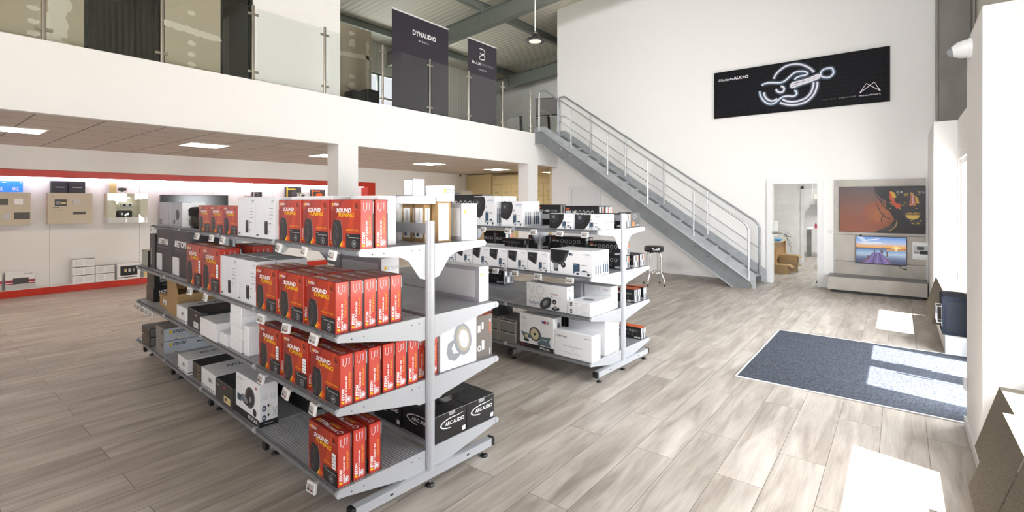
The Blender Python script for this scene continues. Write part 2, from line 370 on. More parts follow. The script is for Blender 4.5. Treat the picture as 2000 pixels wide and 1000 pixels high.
# patches of filler on the screw heads and joints
def blob(y, z, ry, rz, seed, x=xg):
    x += .0008 * (seed % 10)
    rnd = random.Random(seed); pts = []
    for k in range(18):
        a = 2 * math.pi * k / 18; q = .75 + .45 * rnd.random(); pts.append((y + ry * q * math.cos(a), z + rz * q * math.sin(a)))
    mb.prism(pts, 'x', x, x + .002, FILLER)
for k, z in enumerate((3.62, 3.76, 3.92, 4.35, 4.6)): blob(2.62, z, .05, .035, k); blob(1.0, z, .06, .03, k + 20)
for k in range(5): blob(1.18 + .02 * k, 3.5 + .28 * k, .12, .2, 40 + k)
for k in range(6): blob(2.36 + .11 * k, 4.12 - .01 * k, .1, .05, 60 + k)
struct(mb, 'wall_gallery')
mb = MB()
for a, b in ((1.45, 2.3), (3.0, 3.47)):
    mb.box(xg - .06, xg - .05, a + .04, b - .04, 3.45, 6.16, GLASS)
    for q in ((a, a + .04), (b - .04, b)): mb.box(xg - .09, xg - .02, q[0], q[1], 3.41, 6.2, BLACK)
    mb.box(xg - .09, xg - .02, a, b, 3.41, 3.45, BLACK); mb.box(xg - .09, xg - .02, a, b, 6.16, 6.2, BLACK)
struct(mb, 'window_5')
mb = MB(); mb.box(-9.12, -9.0, 4.98, 6.43, 3.41, 5.36, PLASTER)
for k in range(7): blob(5.65 + .12 * k, 4.72 + .01 * k, .1, .05, 80 + k, -9.0)
for k in range(8): blob(6.33, 3.6 + .2 * k, .05, .13, 90 + k, -9.0)
for k, z in enumerate((4.3, 5.0, 5.2, 4.1)): blob(5.95, z, .08, .04 + .05 * (k % 2), 100 + k, -9.0)
struct(mb, 'wall_partition')
# outer wall of the gallery with a strip of windows lengthened for the roof fill, far end wall
mb = MB(); XG = -12.5
mb.box(XG - .15, XG, -4.2, 19.5, 5.62, 6.6, SIDING); mb.box(XG - .15, XG, -4.2, 8.0, 3.4, 5.62, SIDING); mb.box(XG - .15, XG, 11.6, 19.5, 3.4, 5.62, SIDING)
mb.box(XG - .15, XG, 8.0, 11.6, 3.4, 4.2, SIDING); struct(mb, 'wall_outer_left')
mb = MB(); mb.box(XG - .1, XG - .08, 8.0, 11.6, 4.2, 5.62, GLASS)
for z in (4.2, 4.85, 5.56): mb.box(XG - .12, XG - .04, 8.0, 11.6, z, z + .06, STEEL)
for y in (8.0, 9.2, 10.4, 11.54): mb.box(XG - .12, XG - .04, y, y + .06, 4.2, 5.62, STEEL)
struct(mb, 'window_6')
mb = MB(); mb.prism([(XG, 3.41), (1.0, 3.41), (1.0, roofz(1)), (XG, roofz(XG))], 'y', 15.0, 15.2, WALL); struct(mb, 'wall_far')
# rear of the hall (behind the photographer): unseen, opening added to let light in
mb = MB(); mb.box(-12.7, -3.2, -4.2, -4.0, 0, 7.5, WALL); mb.box(-3.2, 1.0, -4.2, -4.0, 5.9, 7.6, WALL); mb.box(.7, 1.0, -4.2, -4.0, 0, 5.9, WALL); struct(mb, 'wall_rear')
# roof
mb = MB(); mb.prism([(-13, roofz(-13)), (1.4, roofz(1.4)), (1.4, roofz(1.4) + .12), (-13, roofz(-13) + .12)], 'y', -4.4, 19.6, ROOFM); struct(mb, 'ceiling_roof')
def ibeam(mb, y, x0, x1, h=.45, fw=.2):
    def slab(z0, z1, w): mb.prism([(x0, roofz(x0) - .2 + z0), (x1, roofz(x1) - .2 + z0), (x1, roofz(x1) - .2 + z1), (x0, roofz(x0) - .2 + z1)], 'y', y - w / 2, y + w / 2, STEEL)
    slab(-.018, 0, fw); slab(-h, -h + .018, fw); slab(-h + .018, -.018, .012)
    x = x0 + 1.0
    for k in range(8):
        if x < x1 - .1: mb.box(x - .006, x + .006, y - fw / 2 + .01, y + fw / 2 - .01, roofz(x) - .2 - h + .03, roofz(x) - .22, STEEL)
        x += 3.0
for i, y in enumerate((-.2, 4.6, 9.55, 14.35)):
    mb = MB(); ibeam(mb, y, -12.5, .8); struct(mb, 'trim_%d' % (10 + i))
for i, x in enumerate((-11.5, -8.5, -5.5, -2.5)):
    mb = MB(); z = roofz(x); mb.box(x - .07, x + .07, -4.1, 15, z - .2, z - .188, STEEL); mb.box(x - .07, x + .07, -4.1, 15, z - .012, z + .0, STEEL); mb.box(x - .005, x + .005, -4.1, 15, z - .19, z - .01, STEEL)
    struct(mb, 'trim_%d' % (20 + i))
# steel column above the lining by the end wall
mb = MB(); mb.box(.42, .44, 9.47, 9.67, 2.83, 7.2, COLSTEEL); mb.box(.80, .82, 9.47, 9.67, 2.83, 7.2, COLSTEEL); mb.box(.44, .80, 9.56, 9.575, 2.83, 7.2, COLSTEEL)
tag(mb.build('trim_30'), kind='structure')

# rooms behind the glass door
mb = MB(); mb.box(-3.4, -3.3, YB + .18, 15.6, 0, 2.7, WALL); mb.box(.6, .7, YB + .18, 19, 0, 2.7, WALL); mb.box(-3.3, -2.1, 15.5, 15.6, 0, 2.7, WALL)
mb.box(-1.35, .6, 15.5, 15.6, 0, 2.7, WALL); mb.box(-2.1, -1.35, 15.5, 15.6, 2.05, 2.7, WALL); mb.box(-3.4, .7, 19, 19.1, 0, 2.7, WALL); mb.box(-3.4, .7, YB + .18, 19.1, 2.7, 2.8, WALL)
struct(mb, 'wall_back_office')
area('office_ceiling_light', (-1.2, 13.3, 2.65), (0, 0, -1), 1.2, 1.2, 60, (.98, 1, 1)); area('workshop_light', (-1.2, 17.3, 2.65), (0, 0, -1), 1.2, 1.2, 70)
mb = MB()
for x in (-2.12, -1.4): mb.box(x, x + .07, 15.42, 15.5, 0, 2.1, WHITE)
mb.box(-2.12, -1.33, 15.42, 15.5, 2.03, 2.1, WHITE); struct(mb, 'trim_31')
# the glass door and its frame
r = tag(bpy.data.objects.new('door_2', None), kind='structure'); COL.objects.link(r); r.location = (-1.665, YB, 0)
m = MB()
for a, b in ((-.5, -.4), (.4, .5)): m.box(a, b, -.03, .2, 0, 2.11, WHITE)
m.box(-.4, .4, -.03, .2, 2.03, 2.11, WHITE); m.build('door_frame', r)
m = MB(); m.box(-.4, .4, .0, .01, .01, 2.03, GLASS)
FROST = mat('frosted_film', (.8, .82, .82), .9)
lf = m.build('door_leaf', r)
m = MB()
for k in range(16):
    rr = random.Random(k); x, z = -.34 + .68 * rr.random(), .9 + 1.05 * rr.random(); w_, h_ = .05 + .05 * rr.random(), .03 + .03 * rr.random(); 
    for q in ((x, x + w_, z, z + .004), (x, x + w_, z + h_, z + h_ + .004), (x, x + .004, z, z + h_), (x + w_, x + w_ + .004, z, z + h_)): m.box(q[0], q[1], -.001, -.0002, q[2], q[3], FROST)
m.build('frosted_pattern', lf)
m = MB(); m.box(-.42, -.28, -.02, -.0, 1.0, 1.06, INOX); m.tube([(-.36, -.02, 1.03), (-.36, -.06, 1.03), (-.2, -.06, 1.03)], .01, INOX); m.build('door_handle', lf)
m = MB()
for z in (1.72, .33): m.box(.34, .44, -.02, .03, z, z + .1, INOX)
m.build('hinge', lf)
# white door below the stairs and its frame
r = tag(bpy.data.objects.new('door_3', None), kind='structure'); COL.objects.link(r); r.location = (-6.5, YB, 0)
m = MB()
for a, b in ((-.48, -.38), (.38, .48)): m.box(a, b, -.03, 0, 0, 2.1, WHITE)
m.box(-.38, .38, -.03, 0, 2.0, 2.1, WHITE); m.build('door_frame', r)
m = MB(); m.bbox(-.375, .375, -.02, 0, .01, 2.0, WHITE, .004); m.build('door_leaf', r)
# grey doorway in the long wall
r = tag(bpy.data.objects.new('door_4', None), kind='structure'); COL.objects.link(r); r.location = (-12.1, 11.45, 0)
m = MB(); m.box(0, .03, -.6, -.48, 0, 2.13, CREAM); m.box(0, .03, .42, .54, 0, 2.13, CREAM); m.box(0, .03, -.48, .42, 2.05, 2.13, CREAM); m.build('door_frame', r)
m = MB(); m.box(0, .012, -.48, .42, 0, 2.05, mat('dark_grey_door', C('6f6c62'), .5)); m.build('door_leaf', r)

# ------------------------------------------------------------------ ceiling lamps
for i, (x, y) in enumerate(((-9.45, -1.4), (-9.45, 1.0), (-9.45, 3.33), (-9.5, 5.72), (-9.45, 8.5), (-9.45, 11.2), (-8.83, 13.4))):
    nm = ['square ceiling panel lamp just outside the left edge', 'square ceiling panel lamp at far left, cut by the picture edge', 'square ceiling panel lamp above the far end of the near rack',
          'square ceiling panel lamp half hidden by the thick white column', 'square ceiling panel lamp right of the thick white column', 'square ceiling panel lamp in front of the cream cupboards', 'square ceiling panel lamp in the passage beside the slim column'][i]
    o = empty('ceiling_lamp', nm, 'lamp', (x, y, 2.645), 0, 'recessed square lamps in the lower ceiling')
    m = MB()
    for a, b, c, d in ((-.31, .31, -.31, -.29), (-.31, .31, .29, .31), (-.31, -.29, -.29, .29), (.29, .31, -.29, .29)): m.box(a, b, c, d, -.008, .004, WHITE)
    m.build('frame', o); m = MB(); m.box(-.29, .29, -.29, .29, -.005, .003, LAMP); m.build('diffuser', o)

# ------------------------------------------------------------------ glass balustrade of the gallery
posts = [-.115, 1.017, 2.12, 3.246, 4.378, 5.528, 6.67, 7.802, 8.955, 10.1]
b = empty('glass_balustrade', 'long glass balustrade with steel posts along the gallery edge', 'balustrade', (XF - .06, 5, 3.43))
pm = MB(); pm.tube([(0, 0, 0), (0, 0, 1.1)], .021, INOX, 14)
cm = MB()
cm.bbox(-.012, .014, -.033, .033, -.018, .018, INOX, .006)
pme, cme = pm.mesh('post'), cm.mesh('clamp')
for y in posts:
    p = pm.build('post', b, (0, y - 5, 0), me=pme); [cm.build('glass_clamp', p, (0, a_, z_), me=cme) for a_ in (-.043, .043) for z_ in (.13, .97)]
for y0, y1 in zip(posts[:-1], posts[1:]):
    m = MB(); m.box(-.005, .005, y0 + .05 - 5, y1 - .05 - 5, .03, 1.07, GLASS); m.build('glass_pane', b)

# ------------------------------------------------------------------ staircase
YS0, YS1 = 10.2, 11.16
def zt(x): return 3.45 - .685 * (x + 7.08)
st = empty('staircase', 'galvanised steel staircase rising along the end wall to the gallery', 'staircase', (-2.3, 10.7, 0))
ox, oy = -2.3, 10.7
def sx(p): return (p[0] - ox, p[1])
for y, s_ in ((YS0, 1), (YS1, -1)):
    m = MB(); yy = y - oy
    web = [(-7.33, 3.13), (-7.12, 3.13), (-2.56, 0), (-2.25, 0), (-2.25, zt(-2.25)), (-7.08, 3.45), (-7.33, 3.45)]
    m.prism([sx(p) for p in web], 'y', yy - .006, yy + .006, mat('stringer_web_shaded', C('85888b'), .5, .45, noise=(5, .1, (1, 1, 1))))  # same steel as the plate, darkened to paint in its shade
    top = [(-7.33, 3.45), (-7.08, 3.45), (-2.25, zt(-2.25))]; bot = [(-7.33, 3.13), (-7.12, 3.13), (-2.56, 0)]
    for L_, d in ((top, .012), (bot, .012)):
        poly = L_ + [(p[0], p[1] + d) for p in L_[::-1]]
        m.prism([sx(p) for p in poly], 'y', min(yy - .05 * s_, yy), max(yy - .05 * s_, yy), mat('stringer_flange_lit', C('c9ccce'), .4, .4))  # same steel, lightened to paint the bright lip edge
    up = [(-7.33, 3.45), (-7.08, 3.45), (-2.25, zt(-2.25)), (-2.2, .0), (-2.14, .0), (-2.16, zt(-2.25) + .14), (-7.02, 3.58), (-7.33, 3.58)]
    m.prism([sx(p) for p in up], 'y', min(yy, yy + .02 * s_), max(yy, yy + .02 * s_), mat('stringer_plate_lit', C('b3b7bb'), .42, .4, noise=(9, .12, (1, 1, 1))))  # same steel as the web, lightened to paint in the light on it
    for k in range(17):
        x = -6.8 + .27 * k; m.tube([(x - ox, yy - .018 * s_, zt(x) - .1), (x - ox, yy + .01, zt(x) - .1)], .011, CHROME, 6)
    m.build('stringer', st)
tm = MB(); tm.box(-.14, .14, YS0 + .02 - oy, YS1 - .02 - oy, -.035, 0, mat('tread_steel', C('c0c2c4'), .45, .35)); tm.box(-.145, -.13, YS0 + .02 - oy, YS1 - .02 - oy, -.06, .0, GALV); tm.box(.13, .15, YS0 + .02 - oy, YS1 - .02 - oy, -.045, .002, SHELFG)
for k in range(13): tm.box(-.12 + k * .019, -.115 + k * .019, YS0 + .03 - oy, YS1 - .03 - oy, 0, .0012, STEEL)
tme = tm.mesh('tread')
for k in range(18):
    z = 3.43 - .1805 * (k + 1); x = -7.08 + .2635 * (k + .62); tm.build('tread', st, (x - ox, 0, z), me=tme)
for y, nm in ((YS0 + .0, 'outer'), (YS1 - .03, 'inner')):
    yy = y - oy; m = MB(); o_ = -.08
    def rail(dz, r): 
        z0 = 3.45 + dz
        pts = [(-7.2, 3.46), (-7.2, z0 - .06), (-7.18, z0 - .01), (-7.12, z0), (-7.02, z0 - .005), (-2.36, zt(-2.36) + dz + .02), (-2.30, zt(-2.3) + dz - .02), (-2.275, zt(-2.3) + dz - .1), (-2.275, .14)]
        return [(a - ox, yy, b) for a, b in pts], r
    p, r_ = rail(1.04, .021); m.tube(p, r_, GALV if nm == 'inner' else mat('galvanised_tube', C('c4c6c8'), .35, .6), 10)
    hr = m.build('handrail', st)
    m = MB(); m.tube([(-7.2 - ox, yy, 3.98), (-7.04 - ox, yy, 3.98), (-2.275 - ox, yy, zt(-2.3) + .53)], .011, MATS['galvanised_tube'] if 'galvanised_tube' in MATS else GALV, 8); m.build('middle_rail', hr)
    for x in (-6.255, -5.28, -4.31, -3.32):
        m = MB(); m.tube([(x - ox, yy, zt(x) + .08), (x - ox, yy, zt(x) + 1.03)], .018, MATS['galvanised_tube'] if 'galvanised_tube' in MATS else GALV, 10); m.build('baluster', hr)

# ================================================================== SHELVING UNITS
LV = {1: (1.405, .985, .62, .212), 2: (1.39, .97, .61, .20)}
ANG = R(-3.2); BAY = 1.045
class Rack:
    def __init__(s, x, y, n): s.x, s.y, s.n = x, y, n; s.l = (-math.cos(ANG), -math.sin(ANG)); s.w = (math.sin(ANG), -math.cos(ANG))
    def P(s, a, b): return (s.x + s.l[0] * a + s.w[0] * b, s.y + s.l[1] * a + s.w[1] * b)
R1, R2 = Rack(-2.148, 1.94, 1), Rack(-2.142, 4.47, 2)
# local frame of a rack: x = -s (towards the far end is negative), y = -w (front side is negative y)
um = MB(); um.prism([(.03 * math.cos(R(a)), .024 * math.sin(R(a))) for a in range(0, 360, 20)], 'z', .1, 1.545, SHELFG)
for k in range(26):
    z = .16 + k * .053
    for sg in (1, -1): um.box(-.0245 if sg < 0 else .0225, -.0225 if sg < 0 else .0245, -.014, -.008, z, z + .02, SLOT)
um.v = [(x * .85, y * 1.2, z) for x, y, z in um.v]; ume = um.mesh('upright')
bm_ = MB(); bm_.box(-.024, .024, -.5, .5, .055, .105, SHELFG); bm_.box(.024, .0245, -.29, -.27, .075, .085, SLOT); bm_.box(.024, .0245, .27, .29, .075, .085, SLOT); bme = bm_.mesh('base_bar')
ec = MB()
ec.bbox(-.026, .026, -.015, .015, .053, .107, BLACK, .004); ece = ec.mesh('end_cap')
ft = MB(); ft.lathe([(.026, 0), (.026, .008), (.014, .018), (.006, .02)], 0, 0, BLACK, 16); ft.lathe([(.006, 0), (.006, .036)], 0, 0, CHROME, 10, .02); fte = ft.mesh('levelling_foot')
cr = MB(); cr.box(-BAY + .03, -.03, -.008, .008, 1.468, 1.53, mat('grey_rail', C('8b8d90'), .45, .2)); cre = cr.mesh('cross_rail')
tb = MB(); tb.box(-BAY + .03, -.03, -.02, .02, .06, .1, SHELFG); tbe = tb.mesh('tie_beam')
tb2 = MB(); tb2.box(-BAY + .03, -.03, -.25, -.23, .07, .1, SHELFG)
def shelf_mesh(D):
    m = MB(); L0, L1 = -BAY + .012, -.012
    n = int((D - .04) / .0165)
    for k in range(n): y = -.04 - k * .0165; m.box(L0, L1, y - .004, y + .004, -.006, 0, SHELFG)
    for x in (L0 + .0, -BAY * .333, -BAY * .667, L1 - .012): m.box(x, x + .012, -D + .02, -.035, -.012, -.006, SHELFD)
    m.box(L0, L1, -D, -D + .012, -.034, .002, SHELFD); m.box(L0, L1, -D + .012, -D + .03, -.006, -.001, SHELFD); m.box(L0, L1, -.04, -.03, -.03, -.001, SHELFG)
    k = L0 + .006
    while k < L1 - .006: m.box(k, k + .005, -D - .0006, -D + .001, -.010, .0022, SLOT); k += .0125
    for x in (L0 - .002, L1 + .002): m.tube([(x - .01, -D + .006, -.018), (x + .01, -D + .006, -.018)], .017, SHELFG, 12)
    return m.mesh('wire_shelf')
def bracket_mesh(D, top):
    m = MB()
    if top: pts = [(-.032, .004), (-D + .005, .004), (-D, -.004), (-D, -.026), (-D + .012, -.036), (-.2, -.06), (-.15, -.085), (-.07, -.19), (-.032, -.2)]
    else: pts = [(-.032, .004), (-D + .005, .004), (-D, -.004), (-D, -.022), (-D + .012, -.034), (-.1, -.118), (-.075, -.13), (-.032, -.13)]
    m.prism(pts, 'x', -.0035, .0035, SHELFG)
    for y in (-.08, -.13, -D + .14, -D + .07): m.box(.0035, .0042, y, y + .006, -.03, -.024, SLOT)
    return m.mesh('bracket')
sh = {.47: shelf_mesh(.455), .57: shelf_mesh(.575)}; bk = {(.47, 1): bracket_mesh(.455, 1), (.57, 0): bracket_mesh(.575, 0)}
def obj(me, name, parent, loc=(0, 0, 0), rz=0):
    o = bpy.data.objects.new(name, me); COL.objects.link(o); o.parent = parent; o.location = loc; o.rotation_euler = (0, 0, rz); return o
for rk, lab in ((R1, 'long silver double-sided shelving unit nearest the camera, stacked with red cartons'), (R2, 'silver double-sided shelving unit behind the nearest one, beside the bar stool')):
    t = empty('shelving_unit', lab, 'shelving', (rk.x, rk.y, 0), ANG, 'shelving units in the middle of the shop')
    for k in range(5):
        obj(ume, 'upright', t, (-BAY * k, 0, 0)); bb = obj(bme, 'base_bar', t, (-BAY * k, 0, 0))
        for y in (-.445, 0, .445): obj(fte, 'levelling_foot', bb, (0, y, 0))
        for y in (-.505, .505): obj(ece, 'end_cap', bb, (0, y, 0))
        if k == 4: break
        x = -BAY * k; obj(cre, 'cross_rail', t, (x, 0, 0)); obj(tbe, 'tie_beam', t, (x, 0, 0))
        for li, z in enumerate(LV[rk.n]):
            D = .47 if li == 0 else .57
            for side in (1, -1):
                if side == 1: o = obj(sh[D], 'wire_shelf', t, (x, 0, z))
                else: o = obj(sh[D], 'wire_shelf', t, (x - BAY, 0, z), math.pi)
                for e_ in (-.006, -BAY + .006): obj(bk[(D, 1 if li == 0 else 0)], 'bracket', o, (e_, 0, 0))

# ------------------------------------------------------------------ carton designs
M_ = dict(red=mat('red_print', C('ae2c16'), .32, noise=(3, .28, (1, 1, .5)), coat=.25), redspine=mat('red_spine_print', C('c23a2a'), .35, coat=.3), redtop=mat('red_top_print', C('8c2018'), .35, coat=.2),
  w=mat('print_white', (.9, .9, .9), .45), y=mat('print_yellow', C('f2c21a'), .5), k=mat('print_black', (.015, .015, .016), .45), dk=mat('print_charcoal', C('2b2a2c'), .45),
  dgy=mat('print_dark_grey', C('4a4c50'), .5), gy=mat('print_grey', C('8d8f93'), .5), lg=mat('print_light_grey', C('c9cacd'), .5), pale=mat('print_pale_grey', C('dfe0e3'), .5), line=mat('print_hairline', C('bfc0c2'), .5),
  slate=mat('print_slate_blue', C('3e5468'), .5), blue=mat('print_blue', C('5a6fa8'), .5), sky=mat('print_light_blue', C('a9c4dd'), .5), org=mat('print_orange', C('e2601f'), .5), mag=mat('print_wine', C('a8324a'), .5),
  carbon=mat('carton_black', C('1b1a1c'), .35), dark=mat('carton_anthracite', C('37353a'), .5), silv=mat('carton_silver', C('c3cbd6'), .35, .3), cart=mat('carton_white', C('f2f2f4'), .45),
  grey=mat('carton_grey', C('b3b2b9'), .5), brown=mat('carton_brown_print', C('4b4138'), .5), dred=mat('print_dark_red', C('7a1a16'), .45), gold=mat('print_gold', C('d9c48c'), .5), green=mat('print_green', C('5d8f4a'), .5), cone=mat('print_cone_cream', C('cfc6a2'), .5), metal=mat('case_grey', C('8b8784'), .5, .3))
def eton(F, x, y, h, mark, letters, w_=None, rot=0, sub=True):
    k = h * F.H / F.W
    if rot == 0:
        F.poly([(x, y), (x + k * .75, y), (x + k * 1.0, y + h), (x + k * .3, y + h)], mark)
        F.text('ETON', x + k * 1.15, y, h, letters, shear=.25, bold=.03)
    else:
        kk = h * F.W / F.H
        F.poly([(x, y), (x, y + kk * .7), (x - h, y + kk * 1.0), (x - h, y + kk * .3)], mark); F.text('ETON', x, y + kk * 1.15, h, letters, shear=.25, bold=.04, rot=90)
def d_red(mb, W, D, H):
    f = faces(mb, W, D, H); mb.bbox(-W/2, W/2, -D/2, D/2, 0, H, M_['red'], .0025)
    F, S, T = f['F'], f['R'], f['T']; m = M_
    F.poly([(.45, .0), (.78, 1), (.9, 1), (.62, 0)], mat('red_flame', C('c0421f'), .35)); F.poly([(.0, .35), (.0, .75), (.38, 1), (.45, 1)], m['redtop'])
    F.poly([(.1, 0), (.06, .12), (.05, .3), (.08, .48), (.12, .58), (.33, .56), (.38, .4), (.4, .22), (.37, .06), (.34, 0)], m['dk'])
    F.line([(.34, .58), (.39, .42), (.41, .25), (.38, .08), (.36, .0)], .004, m['gy']); F.line([(.14, .5), (.22, .42), (.17, .33), (.25, .24), (.2, .18)], .002, m['gy'])
    F.rect(.12, .04, .2, .14, m['dgy'])
    eton(F, .05, .87, .055, m['y'], m['w'])
    F.text('SOUND', .2, .735, .085, m['w'], shear=.25, bold=.03, w=.5); F.text('TUNING', .25, .645, .08, m['y'], shear=.25, bold=.02, w=.53)
    F.ell(.87, .89, .055, .06, m['k'], hole=.72, a0=100, a1=330); F.ell(.87, .885, .03, .03, m['dred']); F.text('UPGRADE', .87, .79, .02, m['gy'], al='c', w=.13)
    F.text('400 WATT RMS', .53, .36, .035, m['y'], shear=.25, w=.4)
    F.poly([(.34, .04), (.42, .15), (.5, .1), (.42, 0)], m['org']); F.poly([(.31, .02), (.39, .13), (.42, .15), (.36, .02)], m['y'])
    F.rect(.53, .015, .985, .305, m['k']); F.text('ETON', .56, .26, .022, m['w']); F.text('SOUNDTUNING 300', .62, .22, .02, m['w'], w=.33)
    for k in range(5): F.rect(.56, .17 - k * .03, .7, .178 - k * .03, m['dgy'])
    F.ell(.8, .11, .07, .075, m['gy'], hole=.8); F.ell(.8, .11, .045, .05, m['dgy']); F.ell(.8, .11, .015, .02, m['lg'])
    S.rect(.03, .01, .86, .99, m['redspine']); S.rect(.9, .0, 1, 1, m['dk']); S.rect(.93, .72, .96, .96, m['w'])
    eton(S, .3, .05, .2, m['y'], m['w'], rot=90); S.text('SOUND TUNING 300', .5, .05, .13, m['w'], rot=90, shear=.2, w=.52, bold=.02)
    S.text('PLUG & PLAY', .74, .31, .13, m['y'], rot=90, shear=.2, w=.34)
    S.line([(.2, .93), (.2, .8), (.35, .76), (.45, .82), (.45, .93)], .0028, m['pale']); S.line([(.45, .82), (.62, .78), (.62, .9), (.48, .93)], .0028, m['gy']); S.text('UPGRADE', .7, .8, .07, m['w'], rot=90, w=.14)
    S.ell(.62, .12, .2, .06, m['pale'], hole=.8); S.ell(.62, .12, .11, .035, m['pale'])
    T.rect(0, 0, 1, 1, m['redtop']); T.text('SOUND TUNING 300', .42, .25, .2, m['w'], w=.38, shear=.2); T.text('PLUG & PLAY', .45, .62, .2, m['y'], w=.3, shear=.2); eton(T, .1, .3, .32, m['y'], m['w'])
    T.ell(.9, .4, .05, .2, m['pale'], hole=.75)
def d_redlabel(mb, W, D, H):
    d_red(mb, W, D, H); F = Face(mb, (-W/2, -D/2 - .004, 0), (1, 0, 0), (0, 0, 1), W, H); F.rect(.83, .34, .955, .64, M_['w'])
    for k in range(4): F.rect(.85, .38 + k * .06, .935, .4 + k * .06, M_['gy'])
def d_ring(mb, W, D, H):   # white carton with line drawing of a woofer
    mb.bbox(-W/2, W/2, -D/2, D/2, 0, H, M_['cart'], .0025); f = faces(mb, W, D, H); F, T = f['F'], f['T']; m = M_
    F.rect(.0, .0, 1, 1, m['pale'])
    for cx, cy, rx in ((.3, .72, .28), (.3, .72, .2), (.24, .5, .24)): F.ell(cx, cy, rx, rx * W / H * 1.25, m['line'], hole=.985, a0=-60, a1=250)
    F.line([(.1, .42), (.3, .4), (.34, .3)], .001, m['line']); F.text('audison', .95, .9, .035, m['dgy'], al='r', bold=.01); F.rect(.82, .86, .95, .867, m['gy'])
    for y in (.72, .64, .57, .48): F.rect(.72, y, .9, y + .014, m['gy'])
    F.rect(.48, .1, .64, .42, m['dk']); F.text('Thesis', .5, .385, .02, m['w']); F.rect(.7, .36, .82, .375, m['dgy']); F.rect(.7, .3, .9, .306, m['line']); F.rect(.7, .15, .74, .19, m['gy']); F.text('ETC', .08, .1, .02, m['dgy']); F.rect(.05, .05, .18, .08, m['dgy'])
    T.rect(.02, .02, .98, .98, m['gy'])
def car(F, x, y, w, h, m):
    F.poly([(x, y + .12 * h), (x + .05 * w, y + .5 * h), (x + .3 * w, y + .62 * h), (x + .48 * w, y + h), (x + .72 * w, y + .95 * h), (x + .88 * w, y + .6 * h), (x + w, y + .5 * h), (x + w, y + .12 * h)], m['pale'])
    F.poly([(x + .42 * w, y + .62 * h), (x + .52 * w, y + .92 * h), (x + .7 * w, y + .88 * h), (x + .8 * w, y + .62 * h)], m['slate'])
    for cx in (.2, .82): F.ell(x + cx * w, y + .15 * h, .075 * w, .22 * h, m['k'])
def aud(kind):
    def d(mb, W, D, H):
        mb.bbox(-W/2, W/2, -D/2, D/2, 0, H, M_['cart'], .0025); f = faces(mb, W, D, H); F, S, T = f['F'], f['R'], f['T']; m = M_
        if kind in ('round', 'pod'):
            a = W / H; F.ell(.0, .97, .62, .62 * a * .95, m['k'], a0=-90, a1=0) if kind == 'round' else F.poly([(.0, .98), (.5, .98), (.56, .8), (.52, .55), (.4, .33), (.28, .25), (.1, .3), (0, .36)], m['dk'])
            F.ell(.18, .78, .2, .2 * a, m['dgy'], hole=.86); F.ell(.18, .78, .11, .11 * a, m['dgy']); F.ell(.18, .78, .04, .04 * a, m['gy'])
            F.ell(.6, .64, .035, .035 * a, m['dk'], hole=.6); F.ell(.28, .24, .03, .03 * a, m['dk'], hole=.6)
        elif kind == 'amp':
            F.poly([(.03, .93), (.5, .93), (.43, .38), (.35, .36), (.03, .55)], m['dk']); F.poly([(.41, .93), (.5, .93), (.43, .38), (.35, .36)], m['dgy']); F.line([(.08, .78), (.3, .7)], .003, m['gy'])
        elif kind == 'comp':
            a = W / H; F.poly([(.01, .98), (.46, .98), (.43, .78), (.36, .55), (.26, .45), (.1, .42), (.01, .5)], m['k']); F.ell(.18, .85, .24, .24 * a, m['dgy'], a0=180, a1=360, hole=.8); F.ell(.32, .38, .06, .06 * a, m['dk']); F.ell(.31, .4, .02, .02 * a, m['gy'])
            F.rect(.08, .2, .2, .42, m['gy']); F.rect(.1, .1, .2, .22, m['dgy']); F.poly([(.46, .78), (.54, .78), (.56, .84), (.54, .88), (.44, .88)], m['slate']); F.text('20', .52, .81, .06, m['w'], bold=.03)
        F.text('audison', .95, .83, .075, m['blue'], al='r'); F.rect(.8, .77, .95, .78, m['sky'])
        x = .56 if kind != 'amp' else .55
        F.rect(x, .08, x + .15, .48, m['slate']); F.text('Prima', x + .01, .43, .04, m['w']); F.rect(x + .19, .42, x + .32, .445, m['gy']); F.rect(x + .19, .33, x + .25, .345, m['lg']); car(F, x + .02, .05, .4, .2, m)
        F.rect(.03, .05, .06, .07, m['dgy'])
        for c in (.35, .6, .82) if kind == 'pod3' or W > D * .9 else (.5,):
            S.ell(c, .5, .07, .1, m['gy']); S.rect(c - .07, .08, c + .09, .42, m['slate' if D < .2 else 'lg'])
        T.rect(.02, .02, .98, .98, m['pale'])
    return d
def plain(base, top=None, front=None, edge=None):
    def d(mb, W, D, H):
        mb.bbox(-W/2, W/2, -D/2, D/2, 0, H, M_.get(base) or MATS[base], .003); f = faces(mb, W, D, H)
        if top: f['T'].rect(.01, .01, .99, .99, M_[top])
        if front: f['F'].rect(.02, .02, .98, .98, M_[front])
        if edge: f['F'].line([(0, .995), (1, .995)], .003, M_[edge])
        f['F'].rect(.06, .82, .1, .86, M_['lg'])
    return d
def d_eton_dark(mb, W, D, H):
    mb.bbox(-W/2, W/2, -D/2, D/2, 0, H, M_['dark'], .003); f = faces(mb, W, D, H); F = f['F']; m = M_
    F.poly([(.12, .66), (.2, .66), (.23, .8), (.15, .8)], m['w']); F.poly([(.22, .66), (.26, .66), (.29, .8), (.25, .8)], m['w']); F.text('ETON', .28, .66, .14, m['w'], shear=.15, bold=.04, w=.48); F.text('car audio made in Germany', .1, .58, .03, m['gy'], w=.62)
    F.rect(.0, .02, .38, .42, m['pale']); F.ell(.18, .26, .12, .1, m['line'], hole=.95); F.text('audison', .04, .06, .03, m['dgy']); F.rect(.3, .38, .36, .4, m['dgy'])
    f['R'].rect(.0, 0, 1, 1, mat('carton_side_grey', C('5d6069'), .5)); f['T'].rect(.02, .02, .98, .98, m['dk'])
